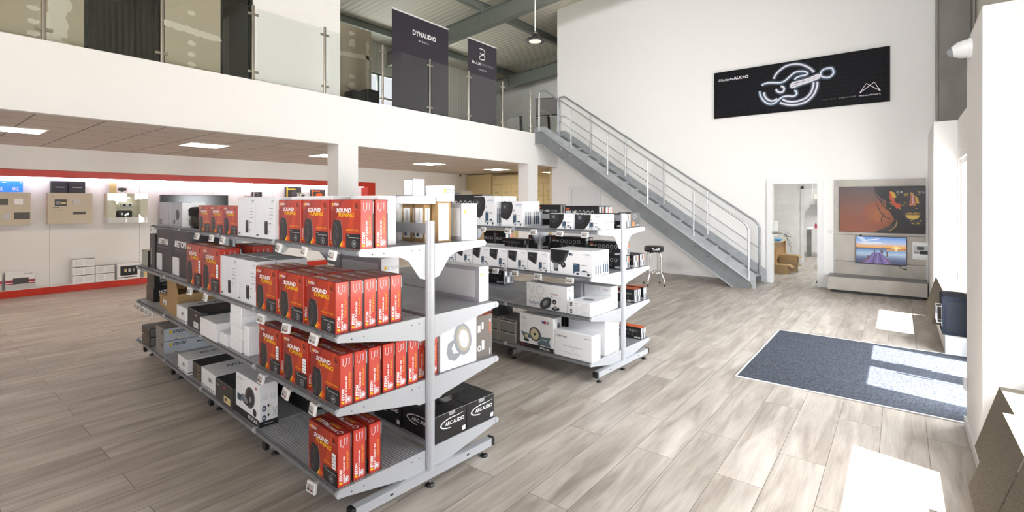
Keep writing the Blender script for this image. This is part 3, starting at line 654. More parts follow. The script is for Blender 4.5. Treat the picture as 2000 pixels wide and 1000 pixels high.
def d_eton_silver(mb, W, D, H):
    mb.bbox(-W/2, W/2, -D/2, D/2, 0, H, M_['silv'], .004); f = faces(mb, W, D, H); S = f['R']; m = M_
    eton(S, .08, .6, .24, m['y'], m['dk']); S.text('CAR AUDIO', .09, .48, .07, m['gy'], w=.2); S.text('PACK AMPLIFIER', .1, .3, .07, m['gy'], w=.24); S.rect(.1, .18, .36, .21, m['gold'])
    S.rect(.55, .58, .82, .66, m['k']); S.ell(.68, .55, .03, .08, m['gy']); S.ell(.2, .02, .04, .1, m['gy'], a0=0, a1=180)
    f['F'].rect(0, 0, 1, 1, mat('carton_silver_end', C('93908c'), .4, .2)); f['F'].rect(.7, .55, .85, .85, m['dgy']); f['T'].rect(0, 0, 1, 1, mat('carton_silver_end', (0, 0, 0))); f['T'].rect(.35, .4, .65, .55, m['k'])
def d_fins(mb, W, D, H):
    mb.bbox(-W/2, W/2, -D/2, D/2, 0, H, M_['brown'], .01); f = faces(mb, W, D, H); S = f['R']
    S.rect(.04, .1, .5, .9, M_['gy'])
    for k in range(6): S.rect(.05, .15 + k * .12, .48, .2 + k * .12, M_['dk'])
    f['F'].rect(.1, .4, .9, .44, M_['dk'])
def d_hcp(mb, W, D, H):
    mb.bbox(-W/2, W/2, -D/2, D/2, 0, H, M_['k'], .003); f = faces(mb, W, D, H); S, F = f['R'], f['F']; m = M_
    F.rect(0, 0, 1, 1, m['brown']); S.text('HCP 5D', .14, .62, .2, m['w'], bold=.03, w=.34); S.rect(.14, .54, .46, .57, m['gold']); S.text('AUDIO POWER', .14, .42, .1, m['w'], w=.3, bold=.02); S.rect(.2, .3, .6, .33, m['blue']); S.rect(.2, .2, .4, .22, m['gy']); f['T'].rect(0, 0, 1, 1, m['brown'])
def d_blade(word):
    def d(mb, W, D, H):
        mb.bbox(-W/2, W/2, -D/2, D/2, 0, H, M_['cart'], .003); f = faces(mb, W, D, H); m = M_
        f['F'].text(word, .05, .06, .1, m['k'], shear=.3, w=.8, bold=.02); f['F'].rect(0, .16, 1, .17, m['k']); f['F'].rect(.5, .45, .8, .7, m['lg']); f['F'].ell(.62, .58, .06, .08, m['dgy'])
        f['R'].rect(.0, .12, 1, .17, m['k']); T = f['T']; T.rect(.0, .0, 1, 1, m['pale']); T.text(word, .5, .25, .2, m['dk'], rot=90, shear=.4, w=.42, bold=.01)
    return d
def d_blackgrey(mb, W, D, H):
    mb.bbox(-W/2, W/2, -D/2, D/2, 0, H, M_['carbon'], .004); f = faces(mb, W, D, H); F, S, T = f['F'], f['R'], f['T']; m = M_
    F.text('Clarion', .08, .72, .07, m['w'], w=.2); F.rect(.45, .7, .56, .82, m['mag']); F.rect(.5, .1, .85, .42, m['gold']); F.rect(.55, .2, .65, .35, m['dk']); F.rect(.1, .25, .2, .3, m['dgy'])
    S.rect(.02, .02, .98, .98, m['dgy']); T.ell(.4, .45, .16, .1, m['y'], hole=.75); T.rect(.3, .43, .5, .47, m['org'])
def d_blackplain(mb, W, D, H):
    mb.bbox(-W/2, W/2, -D/2, D/2, 0, H, M_['k'], .004); f = faces(mb, W, D, H); F, S, T = f['F'], f['R'], f['T']; m = M_
    F.text('AMP', .55, .7, .12, m['w']); F.rect(.55, .66, .75, .68, m['mag']); F.rect(.45, .08, .78, .4, m['pale']); F.rect(.55, .25, .6, .3, m['dk']); T.text('performance audio', .7, .35, .16, m['mag'], rot=90, w=.4); S.rect(0, 0, .08, 1, m['dgy'])
def d_stack2(mb, W, D, H):
    mb.bbox(-W/2, W/2, -D/2, D/2, 0, H, M_['brown'], .003); f = faces(mb, W, D, H); F = f['F']
    for y in (.15, .3, .6, .8): F.rect(.45, y, .75, y + .03, M_['gold'])
    f['T'].rect(0, 0, 1, 1, M_['k']); f['R'].rect(0, 0, 1, 1, M_['k'])
def d_focal_small(mb, W, D, H):
    mb.bbox(-W/2, W/2, -D/2, D/2, 0, H, M_['cart'], .003); f = faces(mb, W, D, H); F, S, T = f['F'], f['R'], f['T']; m = M_
    F.rect(0, 0, 1, .17, m['k']); F.text('FOCAL', .55, .05, .08, m['w'], w=.38, bold=.02); F.text('INTEGRATION', .06, .88, .03, m['dgy'], w=.3); F.rect(.06, .84, .22, .85, m['mag'])
    for k in range(4): F.rect(.06, .78 - k * .025, .26, .785 - k * .025, m['lg'])
    F.ell(.62, .56, .2, .26, m['dgy'], rot=-12); F.ell(.62, .56, .13, .2, m['dk'], rot=-12); F.ell(.64, .52, .05, .07, m['gy'], rot=-12); F.ell(.42, .44, .17, .1, m['dk'], rot=-25); F.ell(.42, .46, .13, .07, m['gy'], rot=-25); F.ell(.82, .28, .07, .09, m['dk']); F.rect(.85, .84, .9, .9, m['mag']); F.rect(.08, .34, .26, .5, m['slate'])
    S.rect(0, 0, 1, .13, m['k']); S.text('www.focal.com', .5, .05, .03, m['w'], al='c', w=.5)
    for x in (.12, .56):
        for k in range(7): S.rect(x + k * .05, .62, x + .03 + k * .05, .66 + .02 * ((k * 5) % 7), m['pale'])
    for y in (.2, .42): S.ell(.25, y, .11, .07, m['slate']); S.ell(.25, y, .05, .035, m['lg']); S.ell(.48, y + .05, .05, .035, m['dk']); 
    S.line([(.45, .3), (.65, .48)], .002, m['gold']); S.line([(.75, .2), (.8, .3), (.74, .4)], .003, m['dgy']); S.line([(.9, .2), (.86, .3), (.92, .4)], .003, m['dgy'])
    T.rect(0, 0, 1, 1, m['lg'])
    for k in range(6): T.line([(.15 + .02 * (k % 2), .1 + k * .14), (.3, .14 + k * .14), (.4, .09 + k * .14), (.7, .13 + k * .14), (.85, .1 + k * .14)], .0015, m['gy'])
def d_arc(mb, W, D, H):
    mb.bbox(-W/2, W/2, -D/2, D/2, 0, H, M_['carbon'], .003); f = faces(mb, W, D, H); S, F, T = f['R'], f['F'], f['T']; m = M_
    for q in (S, F):
        q.text('ARC AUDIO', .3, .52, .13, m['w'], w=.62, bold=.03)
        o = [(.3 - .0, .46)]; a = [(.56 + .42 * math.cos(R(t)), .58 + .2 * math.sin(R(t))) for t in range(75, 262, 11)]; b_ = [(.6 + .42 * math.cos(R(t)), .58 + .17 * math.sin(R(t))) for t in range(255, 72, -11)]
        q.poly([(.97, .8)] + a + b_, m['w'])
        q.rect(.86, .1, .96, .26, m['w'])
    TP = mat('clear_tape', (.35, .35, .36), .12); T.rect(.42, 0, .62, 1, mat('tape_black', (.02, .02, .02), .08)); S.rect(.42, .86, .62, 1, TP)
    S.line([(0, .997), (1, .997)], .002, m['lg'])
def d_wooferbox(mb, W, D, H):
    mb.bbox(-W/2, W/2, -D/2, D/2, 0, H, M_['cart'], .003); f = faces(mb, W, D, H); S = f['R']; m = M_; a = D / H
    f['F'].rect(0, 0, 1, 1, mat('carton_pale_side', (.85, .85, .85))); G1 = mat('print_woofer_silver', C('8b8f96'), .4); G2 = mat('print_woofer_warm', C('a89f8f'), .4)
    S.poly([(.33, .58), (.2, .52), (.16, .35), (.22, .2), (.38, .14), (.52, .22), (.56, .34)], G1); S.poly([(.36, .5), (.3, .42), (.34, .3), (.5, .28), (.52, .4)], m['pale'])
    S.ell(.6, .54, .24, .34, G1, rot=18); S.ell(.61, .54, .2, .3, m['gy'], rot=18); S.ell(.62, .54, .18, .275, G2, rot=18); S.ell(.63, .54, .13, .2, m['lg'], rot=18); S.ell(.64, .55, .06, .12, m['w'], rot=18)
def d_orangetop(mb, W, D, H):
    mb.bbox(-W/2, W/2, -D/2, D/2, 0, H, mat('carton_taupe', C('6b645e'), .45), .003); f = faces(mb, W, D, H); S = f['R']; m = M_
    f['T'].rect(0, 0, 1, 1, m['org']); S.rect(.8, .55, .88, .82, m['org']); S.rect(.8, .82, .88, .88, m['w']); S.rect(.05, .62, .22, .78, m['pale']); S.rect(.3, .68, .42, .84, m['pale']); S.ell(.14, .25, .11, .07, m['pale'], hole=.6); S.rect(.3, .2, .46, .42, m['pale']); S.rect(.8, .05, .86, .2, m['w'])
def d_silverlong(mb, W, D, H):   # white carton, framed long side greyed with painted shade, faint yellow mark on the end
    mb.bbox(-W/2, W/2, -D/2, D/2, 0, H, M_['cart'], .003); f = faces(mb, W, D, H); F, S, T = f['F'], f['R'], f['T']; m = M_
    F.rect(0, 0, 1, 1, m['grey']); F.rect(.0, .12, .93, .88, m['pale']); eton(S, .14, .74, .08, m['y'], m['lg']); S.ell(.75, .12, .1, .05, m['dgy'], hole=.8); T.rect(0, 0, 1, 1, m['pale'])
def d_frame(mb, W, D, H):
    mb.bbox(-W/2, W/2, -D/2, D/2, 0, H, M_['cart'], .003); f = faces(mb, W, D, H); f['F'].rect(0, 0, 1, 1, M_['gy']); f['F'].rect(.06, .06, .94, .94, M_['pale'])
def d_lid(mb, W, D, H):
    mb.bbox(-W/2, W/2, -D/2, D/2, 0, H, M_['cart'], .003); f = faces(mb, W, D, H); eton(f['R'], .12, .55, .22, M_['y'], M_['gy']); f['R'].rect(.12, .38, .7, .41, M_['lg']); f['R'].rect(.12, .28, .8, .3, M_['lg'])
def d_kraftlabel(mb, W, D, H):
    mb.bbox(-W/2, W/2, -D/2, D/2, 0, H, KRAFT, .003); f = faces(mb, W, D, H)
    for q in ('F', 'R'): f[q].rect(.15, .45, .85, .9, M_['w']); f[q].rect(.5, .55, .55, .85, M_['dgy']); f[q].rect(.15, .1, .85, .35, M_['w']); f[q].rect(.25, .15, .5, .25, M_['slate'])
def d_whitepaper(mb, W, D, H):
    mb.bbox(-W/2, W/2, -D/2, D/2, 0, H, KRAFT, .003); f = faces(mb, W, D, H); f['R'].rect(.04, .04, .82, .96, M_['cart'])
def d_orangewhite(mb, W, D, H):
    mb.bbox(-W/2, W/2, -D/2, D/2, 0, H, M_['cart'], .003); f = faces(mb, W, D, H)
    for q in ('F', 'R'):
        f[q].poly([(.1, .05), (.9, .0), (.1, .32)], M_['org'])
        for y in (.8, .7, .6, .5): f[q].rect(.3, y, .7, y + .03, M_['lg'])
def d_hertz(long_=True, orange=False):
    def d(mb, W, D, H):
        mb.bbox(-W/2, W/2, -D/2, D/2, 0, H, M_['k'], .003); f = faces(mb, W, D, H); F, S, T = f['F'], f['R'], f['T']; m = M_
        F.text('HERTZ', .97, .08, .13, m['w'], al='r', shear=.2, bold=.04); F.rect(.05, .82, .15, .88, m['org']); F.text('MLK 165', .05, .64, .12, m['w'], bold=.03)
        a = W / H
        for i in range(5): F.ell(.34 + i * .12, .68, .045, .045 * a, m['lg'], hole=.72)
        for i in range(3): F.ell(.34 + i * .16, .36, .04, .04 * a, m['gy'], hole=.72)
        S.rect(.06, .04, .94, .96, m['gy'])
        for i in range(3):
            for k in range(2): S.rect(.14 + i * .27, .1 + k * .45, .32 + i * .27, .45 + k * .45, m['w' if (i + k) % 2 else 'dgy'])
        S.rect(.75, .55, .9, .9, m['org'] if not orange else m['pale'])
        T.rect(0, 0, 1, 1, m['org'] if orange else m['dgy'])
    return d
def d_hertz_side(mb, W, D, H):
    d_hertz(True, False)(mb, W, D, H); f = faces(mb, W, D, H); f['R'].l += .004; S = f['R']; m = M_
    S.rect(0, 0, 1, 1, m['k']); S.ell(.4, .75, .2, .15, m['gy'], hole=.8); S.poly([(.05, .1), (.2, .4), (.35, .42), (.45, .1)], m['org']); S.text('HERTZ', .55, .12, .08, m['w'], w=.35)
def d_voce(mb, W, D, H):
    mb.bbox(-W/2, W/2, -D/2, D/2, 0, H, M_['cart'], .003); f = faces(mb, W, D, H); F, S, T = f['F'], f['R'], f['T']; m = M_; a = W / H
    F.text('VO', .04, .52, .42, m['pale'], w=.42); F.text('CE', .06, .08, .4, m['pale'], w=.4); F.text('voce', .6, .6, .1, m['mag'], w=.18); F.rect(.6, .51, .66, .53, m['gy']); F.rect(.68, .51, .85, .515, m['mag'])
    F.text('audison', .07, .15, .13, mat('print_royal_blue', C('3551a8'), .5), w=.26)
    F.ell(.49, .24, .125, .26, m['dk'], rot=-18); F.ell(.475, .26, .1, .23, m['dgy'], rot=-18); F.ell(.48, .25, .05, .12, m['gy'], rot=-18); F.poly([(.5, .02), (.6, .08), (.61, .22), (.56, .1)], m['gy'])
    F.ell(.7, .34, .045, .1, m['k']); F.ell(.7, .33, .02, .04, m['lg']); F.poly([(.64, .1), (.72, .18), (.82, .12), (.82, .05), (.7, .0), (.64, .06)], m['dk']); F.poly([(.67, .11), (.72, .15), (.78, .12), (.72, .07)], m['lg'])
    S.ell(.4, .45, .16, .17, m['gy']); S.ell(.35, .85, .06, .04, m['dgy']); S.ell(.7, .8, .05, .03, m['dgy']); T.rect(0, 0, 1, 1, m['grey'])
def d_vocestack(mb, W, D, H):
    mb.bbox(-W/2, W/2, -D/2, D/2, 0, H, M_['cart'], .003); f = faces(mb, W, D, H); F, S = f['F'], f['R']; m = M_
    F.text('VOCE', .1, .3, .5, m['pale'], w=.5); F.text('voce', .72, .55, .16, m['mag'], w=.18); S.ell(.3, .35, .06, .18, m['gy']); S.ell(.6, .45, .06, .18, m['gy'])
def d_wflat(mb, W, D, H):
    mb.bbox(-W/2, W/2, -D/2, D/2, 0, H, M_['cart'], .003); f = faces(mb, W, D, H); F, T = f['F'], f['T']; m = M_
    F.rect(.1, .2, .2, .8, m['dgy']); F.rect(.11, .45, .19, .5, m['w']); F.ell(.5, .15, .015, .06, m['k'])
    for k in range(4): F.rect(.32, .3 + k * .14, .45, .33 + k * .14, m['mag' if k == 3 else 'lg']); F.rect(.6, .3 + k * .14, .9, .33 + k * .14, m['line'])
    T.ell(.55, .4, .25, .12, m['gy'])
def d_clarion(mb, W, D, H):
    mb.bbox(-W/2, W/2, -D/2, D/2, 0, H, M_['cart'], .003); f = faces(mb, W, D, H); F, T = f['F'], f['T']; m = M_
    F.text('clarion', .04, .74, .12, m['dgy'], w=.3, bold=.01); F.text('Full Digital Sound', .25, .42, .06, m['gy'], w=.5); F.text('Z3', .46, .28, .09, m['lg']); F.rect(.28, .2, .72, .21, m['line']); F.rect(.28, .15, .72, .16, m['line']); F.rect(.8, .85, .97, .87, m['gy'])
    T.rect(.05, .3, .95, .7, m['pale'])
def d_clarionbig(mb, W, D, H):
    mb.bbox(-W/2, W/2, -D/2, D/2, 0, H, M_['cart'], .003); f = faces(mb, W, D, H); f['F'].text('clarion', .05, .86, .08, M_['dgy'], w=.32, bold=.01)
def d_focal(mb, W, D, H):
    mb.bbox(-W/2, W/2, -D/2, D/2, 0, H, M_['cart'], .003); f = faces(mb, W, D, H); F, S = f['F'], f['R']; m = M_; a = W / H; SG = mat('print_petrol', C('5c6f78'), .45)
    F.rect(0, 0, 1, .13, m['k']); F.ell(.1, .07, .025, .025 * a, m['mag']); F.text('PERFORMANCE', .14, .06, .025, m['mag'], w=.2); F.text('FOCAL', .66, .035, .06, m['w'], w=.24, bold=.02); F.poly([(.6, .1), (.65, .1), (.63, .03)], m['w'])
    F.text('EXPERT', .07, .88, .025, m['mag']); F.text('PC 165FE', .07, .84, .03, m['dgy'])
    for k in range(7): F.rect(.07, .76 - k * .03, .2 + .03 * (k % 2), .765 - k * .03, m['lg'])
    F.rect(.67, .8, .73, .88, m['blue']); F.rect(.73, .8, .79, .88, m['mag']); F.rect(.82, .8, .84, .88, m['slate']); F.rect(.84, .8, .86, .88, m['w']); F.rect(.86, .8, .88, .88, m['mag'])
    F.ell(.47, .44, .17, .2 * a * .8, m['dgy'], rot=10); F.ell(.46, .44, .12, .15 * a * .85, m['cone'], rot=10); F.ell(.465, .44, .03, .03 * a, m['k'])
    F.poly([(.05, .46), (.36, .4), (.33, .3), (.15, .26)], SG); F.poly([(.16, .4), (.27, .38), (.25, .28), (.17, .3)], m['cone']); F.ell(.22, .22, .08, .04, m['k'])
    F.poly([(.62, .4), (.93, .42), (.88, .3), (.93, .14), (.62, .17)], SG); F.text('FOCAL', .68, .3, .04, m['w'], w=.14); F.ell(.6, .2, .05, .07, SG)
    S.ell(.6, .75, .15, .1, m['dgy']); S.ell(.55, .5, .15, .05, SG)
def d_case(mb, W, D, H):
    mb.bbox(-W/2, W/2, -D/2, D/2, 0, H, M_['metal'], .003); F = faces(mb, W, D, H)['F']
    F.rect(.0, .86, 1, .93, M_['k']); F.rect(0, .0, .05, 1, CHROME); F.rect(.93, 0, 1, 1, CHROME); F.rect(.05, .75, .93, .8, M_['lg'])
def d_blackpink(mb, W, D, H):
    mb.bbox(-W/2, W/2, -D/2, D/2, 0, H, M_['k'], .003); F = faces(mb, W, D, H)['F']
    F.ell(.5, .55, .2, .22, M_['mag']); F.ell(.48, .58, .14, .12, M_['pale']); F.rect(.2, .15, .8, .2, M_['gy'])
def d_kraft(mb, W, D, H):
    mb.bbox(-W/2, W/2, -D/2, D/2, 0, H, KRAFT, .003); f = faces(mb, W, D, H); f['F'].rect(.4, .3, .75, .68, M_['pale']); f['F'].rect(.45, .35, .6, .45, M_['gy'])
def d_spk(mb, W, D, H):   # white and violet carton with a dark speaker drawing
    mb.bbox(-W/2, W/2, -D/2, D/2, 0, H, M_['grey'], .003); f = faces(mb, W, D, H); F = f['F']; m = M_
    F.rect(.0, .0, .1, 1, m['lg']); F.ell(.62, .5, .16, .22, m['dgy']); F.line([(.62, .28), (.72, .14), (.8, .16)], .003, m['dgy']); F.ell(.35, .2, .08, .1, m['dgy']); F.text('PLS', .65, .82, .06, m['dgy']); F.rect(.3, .78, .85, .79, m['gy'])
    f['R'].rect(.0, 0, 1, 1, m['cart']); f['R'].rect(.2, .3, .6, .32, m['line']); f['T'].rect(0, 0, 1, 1, m['cart'])
def d_greyflat(mb, W, D, H):
    mb.bbox(-W/2, W/2, -D/2, D/2, 0, H, M_['grey'], .003); F = faces(mb, W, D, H)['F']; F.rect(.06, .06, .32, .28, M_['brown']); F.ell(.2, .17, .05, .07, M_['w']); F.ell(.78, .86, .03, .03, M_['gold'])
def d_greenish(mb, W, D, H):
    mb.bbox(-W/2, W/2, -D/2, D/2, 0, H, mat('carton_greyish_green', C('a3a79c'), .5), .003); F = faces(mb, W, D, H)['F']; F.ell(.5, .5, .12, .2, M_['gy'], hole=.8); F.line([(0, .98), (1, .98)], .004, M_['k']); faces(mb, W, D, H)['R'].rect(0, 0, 1, 1, M_['k'])
def d_slim(mb, W, D, H):
    mb.bbox(-W/2, W/2, -D/2, D/2, 0, H, M_['dk'], .003); F = faces(mb, W, D, H)['F']; F.rect(.3, .1, .4, .6, M_['lg'])
DS = dict(red=d_red, redlabel=d_redlabel, ring=d_ring, round=aud('round'), pod=aud('pod'), amp=aud('amp'), comp=aud('comp'), white=plain('cart'), whitetop=plain('cart', 'pale'), etondark=d_eton_dark, etonsilver=d_eton_silver, fins=d_fins, hcp=d_hcp,
  blade=d_blade('BLADE'), blade2=d_blade('NGERN'), blackgrey=d_blackgrey, blackplain=d_blackplain, stack2=d_stack2, focalsmall=d_focal_small, arc=d_arc, wooferbox=d_wooferbox, orangetop=d_orangetop, silverlong=d_silverlong, frame=d_frame, lid=d_lid,
  kraftlabel=d_kraftlabel, whitepaper=d_whitepaper, orangewhite=d_orangewhite, hertz=d_hertz(), hertzorange=d_hertz(True, True), hertzside=d_hertz_side, voce=d_voce, vocestack=d_vocestack, wflat=d_wflat, clarion=d_clarion, clarionbig=d_clarionbig, focal=d_focal,
  case=d_case, blackpink=d_blackpink, kraft=d_kraft, spk=d_spk, greyflat=d_greyflat, greenish=d_greenish, slim=d_slim, dark=plain('carbon'), greybox=plain('grey'))
_BM = {}
def carton(rk, lv, name, label, cat, design, s, wf, W, D, H, group=None, z=0, rot=0, tilt=0):
    """s = near end along the rack, wf = front face offset (positive = left-hand side), level 1 = top shelf"""
    key = (design, round(W, 3), round(D, 3), round(H, 3))
    if key not in _BM:
        mb = MB(); DS[design](mb, W, D, H); _BM[key] = mb.mesh(name)
    x, y = rk.P(s + W / 2, wf - D / 2)
    o = bpy.data.objects.new(name, _BM[key]); COL.objects.link(o); o.location = (x, y, LV[rk.n][lv - 1] + z + .0006); o.rotation_euler = (tilt, 0, ANG + R(rot))
    return tag(o, label, cat, group)

ORD = ['front', 'second', 'third', 'fourth', 'fifth', 'sixth', 'seventh']
SH = {1: 'top', 2: 'second', 3: 'third', 4: 'bottom'}
def reds(lv, col, s, wfs, cname, g='red cartons on the near shelving unit', first='red'):
    for i, wf in enumerate(wfs):
        carton(R1, lv, 'speaker_carton', 'red speaker carton, %s in depth in the %s column, %s shelf of the near unit' % (ORD[i], cname, SH[lv]), 'carton', first if i == 0 else 'red', s, wf, .31, .076, .262, g)
reds(1, 0, .014, (.443, .356), 'end'); reds(1, 1, .35, (.443,), 'middle'); reds(1, 2, .69, (.443,), 'innermost')
reds(2, 0, .04, (.568, .487, .406, .325, .244), 'end'); reds(2, 1, .39, (.568, .487, .406, .325), 'middle'); reds(2, 2, .735, (.568, .487, .406), 'innermost')
reds(3, 0, .02, (.556, .477, .392, .306, .224, .141), 'end', first='red'); reds(3, 1, .365, (.556, .475, .394, .312), 'middle', first='redlabel'); reds(3, 2, .712, (.556, .475, .394), 'innermost', first='redlabel')
reds(4, 0, .03, (.562, .476, .384), 'end', first='redlabel')
carton(R1, 3, 'speaker_carton', 'red speaker carton leaning against the end post, third shelf of the near unit', 'carton', 'red', .04, .053, .3, .05, .255, 'red cartons on the near shelving unit')
carton(R1, 3, 'speaker_carton', 'red carton edge between the end post and the white woofer carton', 'carton', 'red', .045, -.036, .3, .06, .262, 'red cartons on the near shelving unit')
# white cartons behind the red row on the top shelf
for k, (s, lab) in enumerate(((.13, 'behind the end red carton'), (.45, 'behind the middle red carton'), (.80, 'behind the innermost red carton'))):
    carton(R1, 1, 'speaker_carton', 'plain white carton top showing %s on the top shelf' % lab, 'carton', 'white', s + .02 if k < 2 else .742, .25 if k == 0 else .355, .27, .12, .285, 'white cartons behind the red row')
for lv, wf in ((1, .443), (2, .56)):
    for s, q in ((1.055, 'beside the red cartons'), (1.388, 'second from the red cartons')):
        carton(R1, lv, 'speaker_carton', 'white woofer carton with ring drawing, %s on the %s shelf' % (q, SH[lv]), 'carton', 'ring', s, wf, .322, .12, .283, 'white ring-drawing cartons')
for s, wf, q in ((1.05, .43, 'nearer'), (1.38, .43, 'farther')):
    carton(R1, 2, 'speaker_carton', 'grey-topped white carton in the second row on the second shelf, %s of two' % q, 'carton', 'ring', s, wf, .325, .2, .283, 'white ring-drawing cartons')
for i, s in enumerate((1.74, 2.045, 2.35)):
    carton(R1, 1, 'speaker_carton', 'dull red carton in the middle of the top shelf, %s of three from the right' % ORD[i].replace('front', 'first'), 'carton', 'red', s, .435, .298, .085, .222, 'dull red cartons on the top shelf')
for s, q in ((1.71, 'beside the white cartons'), (2.11, 'beside the anthracite carton')):
    carton(R1, 2, 'speaker_carton', 'tall dark red carton %s, second shelf of the near unit' % q, 'carton', 'redlabel', s, .565, .39, .15, .325, 'tall dark red cartons')
carton(R1, 2, 'speaker_carton', 'pink-sided red carton lying behind the tall dark red cartons', 'carton', 'red', 1.715, .33, .38, .16, .33, 'tall dark red cartons')
for s, q in ((2.56, 'right'), (3.12, 'left')):
    carton(R1, 2, 'amplifier_carton', 'tall anthracite carton with bold white lettering, %s of the pair' % q, 'carton', 'etondark', s, .52, .53, .22, .4, 'anthracite cartons on the second shelf')
carton(R1, 2, 'cable_carton', 'narrow black carton left of the anthracite pair', 'carton', 'slim', 3.67, .53, .2, .1, .35)
carton(R1, 2, 'accessory_carton', 'small greyish carton at the far left end of the second shelf', 'carton', 'greenish', 3.9, .54, .26, .12, .165)
carton(R1, 1, 'speaker_carton', 'grey carton with dark speaker drawing at the far end of the top shelf', 'carton', 'spk', 3.38, .37, .42, .2, .245)
carton(R1, 1, 'speaker_carton', 'plain grey carton at the left tip of the top shelf', 'carton', 'greyflat', 3.8, .39, .33, .22, .25)
# sheepskin wash mitt in a clear bag
rnd = random.Random(5)
m = MB(); n = 24; vs = []; fs = []
prof = [(.01, .0), (.09, .0), (.12, .03), (.13, .07), (.115, .1), (.12, .12), (.125, .17), (.1, .195), (.04, .2)]
for r_, z in prof:
    for k in range(n): a = 2 * math.pi * k / n; q = 1 + .09 * math.sin(5 * a + z * 30) + .05 * rnd.random(); vs.append((r_ * 1.15 * q * math.cos(a), r_ * .8 * q * math.sin(a), z + .008 * rnd.random()))
for i in range(len(prof) - 1):
    for k in range(n): fs.append((i * n + k, i * n + (k + 1) % n, (i + 1) * n + (k + 1) % n, (i + 1) * n + k))
m.add(vs[:6 * n], [f for f in fs if max(f) < 6 * n], mat('glossy_black_film', (.03, .028, .02), .15), True)
m.add(vs, [f for f in fs if max(f) >= 6 * n] + [tuple(range(8 * n, 9 * n))], mat('black_fleece', (.012, .011, .01), 1.0), True); m.add(vs[:n], [tuple(range(n))[::-1]], BLACK)
x, y = R1.P(3.02, .3); tag(m.build('fleece_bag', None, (x, y, LV[1][0] + .001)), 'black fleece bundle in glossy film on the top shelf of the near unit', 'bag')
# third shelf, small goods
carton(R1, 3, 'accessory_carton', 'slim white carton standing beside the red cartons, third shelf', 'carton', 'white', 1.232, .545, .075, .2, .2)
for k in range(4):
    carton(R1, 3, 'accessory_carton', 'small plain white carton, %s from the bottom of the stack of four' % ['first', 'second', 'third', 'topmost'][k], 'carton', 'white', 1.345 - .01 * (k % 2), .55, .21, .34, .083, 'stack of plain white cartons', z=k * .0845)
carton(R1, 3, 'accessory_carton', 'low white carton at the foot of the white stack', 'carton', 'white', 1.575, .56, .16, .2, .085)
carton(R1, 3, 'amplifier_carton', 'big plain white carton between the black carton and the white stack', 'carton', 'whitetop', 1.76, .575, .36, .42, .135)
carton(R1, 3, 'amplifier_carton', 'long black carton with white sticker on the third shelf', 'carton', 'blackplain', 2.16, .553, .36, .5, .152)
carton(R1, 3, 'amplifier_carton', 'long white carton with black lettering along the edge, third shelf', 'carton', 'blade', 2.545, .555, .28, .5, .135)
m = MB(); W, D, H = .34, .44, .205
m.box(-W/2, W/2, -D/2, D/2, 0, H, KRAFT); o = m.build('moving_carton', None, (*R1.P(2.89 + W/2, .53 - D/2), LV[1][2] + .001), ANG); tag(o, 'large open cardboard box with raised flaps on the third shelf', 'carton')
m = MB(); m.prism([(-W/2, H), (-W/2, H + .1), (W/2 - .06, H + .1), (W/2, H)], 'y', -D/2, -D/2 + .004, KRAFT); m.build('flap', o)
m = MB(); m.prism([(-D/2, H), (-D/2 + .03, H + .11), (D/2 - .03, H + .11), (D/2, H)], 'x', -W/2, -W/2 + .004, KRAFT); m.build('flap', o)
carton(R1, 3, 'small_carton', 'small brown carton with white label beside the open cardboard box', 'carton', 'kraft', 3.3, .5, .33, .2, .125)
for k, (s, z) in enumerate(((3.86, 0), (3.83, .148))): carton(R1, 3, 'amplifier_carton', 'black carton with white lettering at the far end, %s of two' % ('lower', 'upper')[k], 'carton', 'hcp', s, .5, .29, .34, .146, 'black cartons at the far end of the third shelf', z=z)
# bottom shelf
carton(R1, 4, 'speaker_carton', 'white speaker carton with black base band, alone on the bottom shelf', 'carton', 'focalsmall', 1.02, .556, .4, .115, .275)
carton(R1, 4, 'amplifier_carton', 'black carton with white label left of the white speaker carton', 'carton', 'blackgrey', 1.43, .57, .36, .3, .148)
carton(R1, 4, 'amplifier_carton', 'anthracite carton lying at the back of the bottom shelf', 'carton', 'dark', 1.0, .25, .55, .2, .1)
carton(R1, 4, 'amplifier_carton', 'long white carton behind the black carton on the bottom shelf', 'carton', 'blade2', 1.81, .56, .33, .52, .147)
for k in range(2): carton(R1, 4, 'amplifier_carton', 'flat brown-edged black carton, %s of two on the bottom shelf' % ('lower', 'upper')[k], 'carton', 'stack2', 2.175, .54, .26, .5, .062, 'flat black cartons on the bottom shelf', z=k * .063)
carton(R1, 4, 'amplifier_carton', 'long white carton with black stripe left of the flat black cartons', 'carton', 'blade', 2.46, .57, .27, .52, .128)
for k in range(2): carton(R1, 4, 'amplifier_carton', 'silver carton with yellow mark and handle slot, %s of two' % ('lower', 'upper')[k], 'carton', 'etonsilver', 3.28, .545, .28, .5, .118, 'silver cartons on the bottom shelf', z=k * .12)
for k in range(2): carton(R1, 4, 'amplifier_carton', 'ribbed dark brown carton at the far end of the bottom shelf, %s' % ('lower', 'upper')[k], 'carton', 'fins', 3.68, .575, .3, .36, .088, 'ribbed cartons on the bottom shelf', z=k * .09)
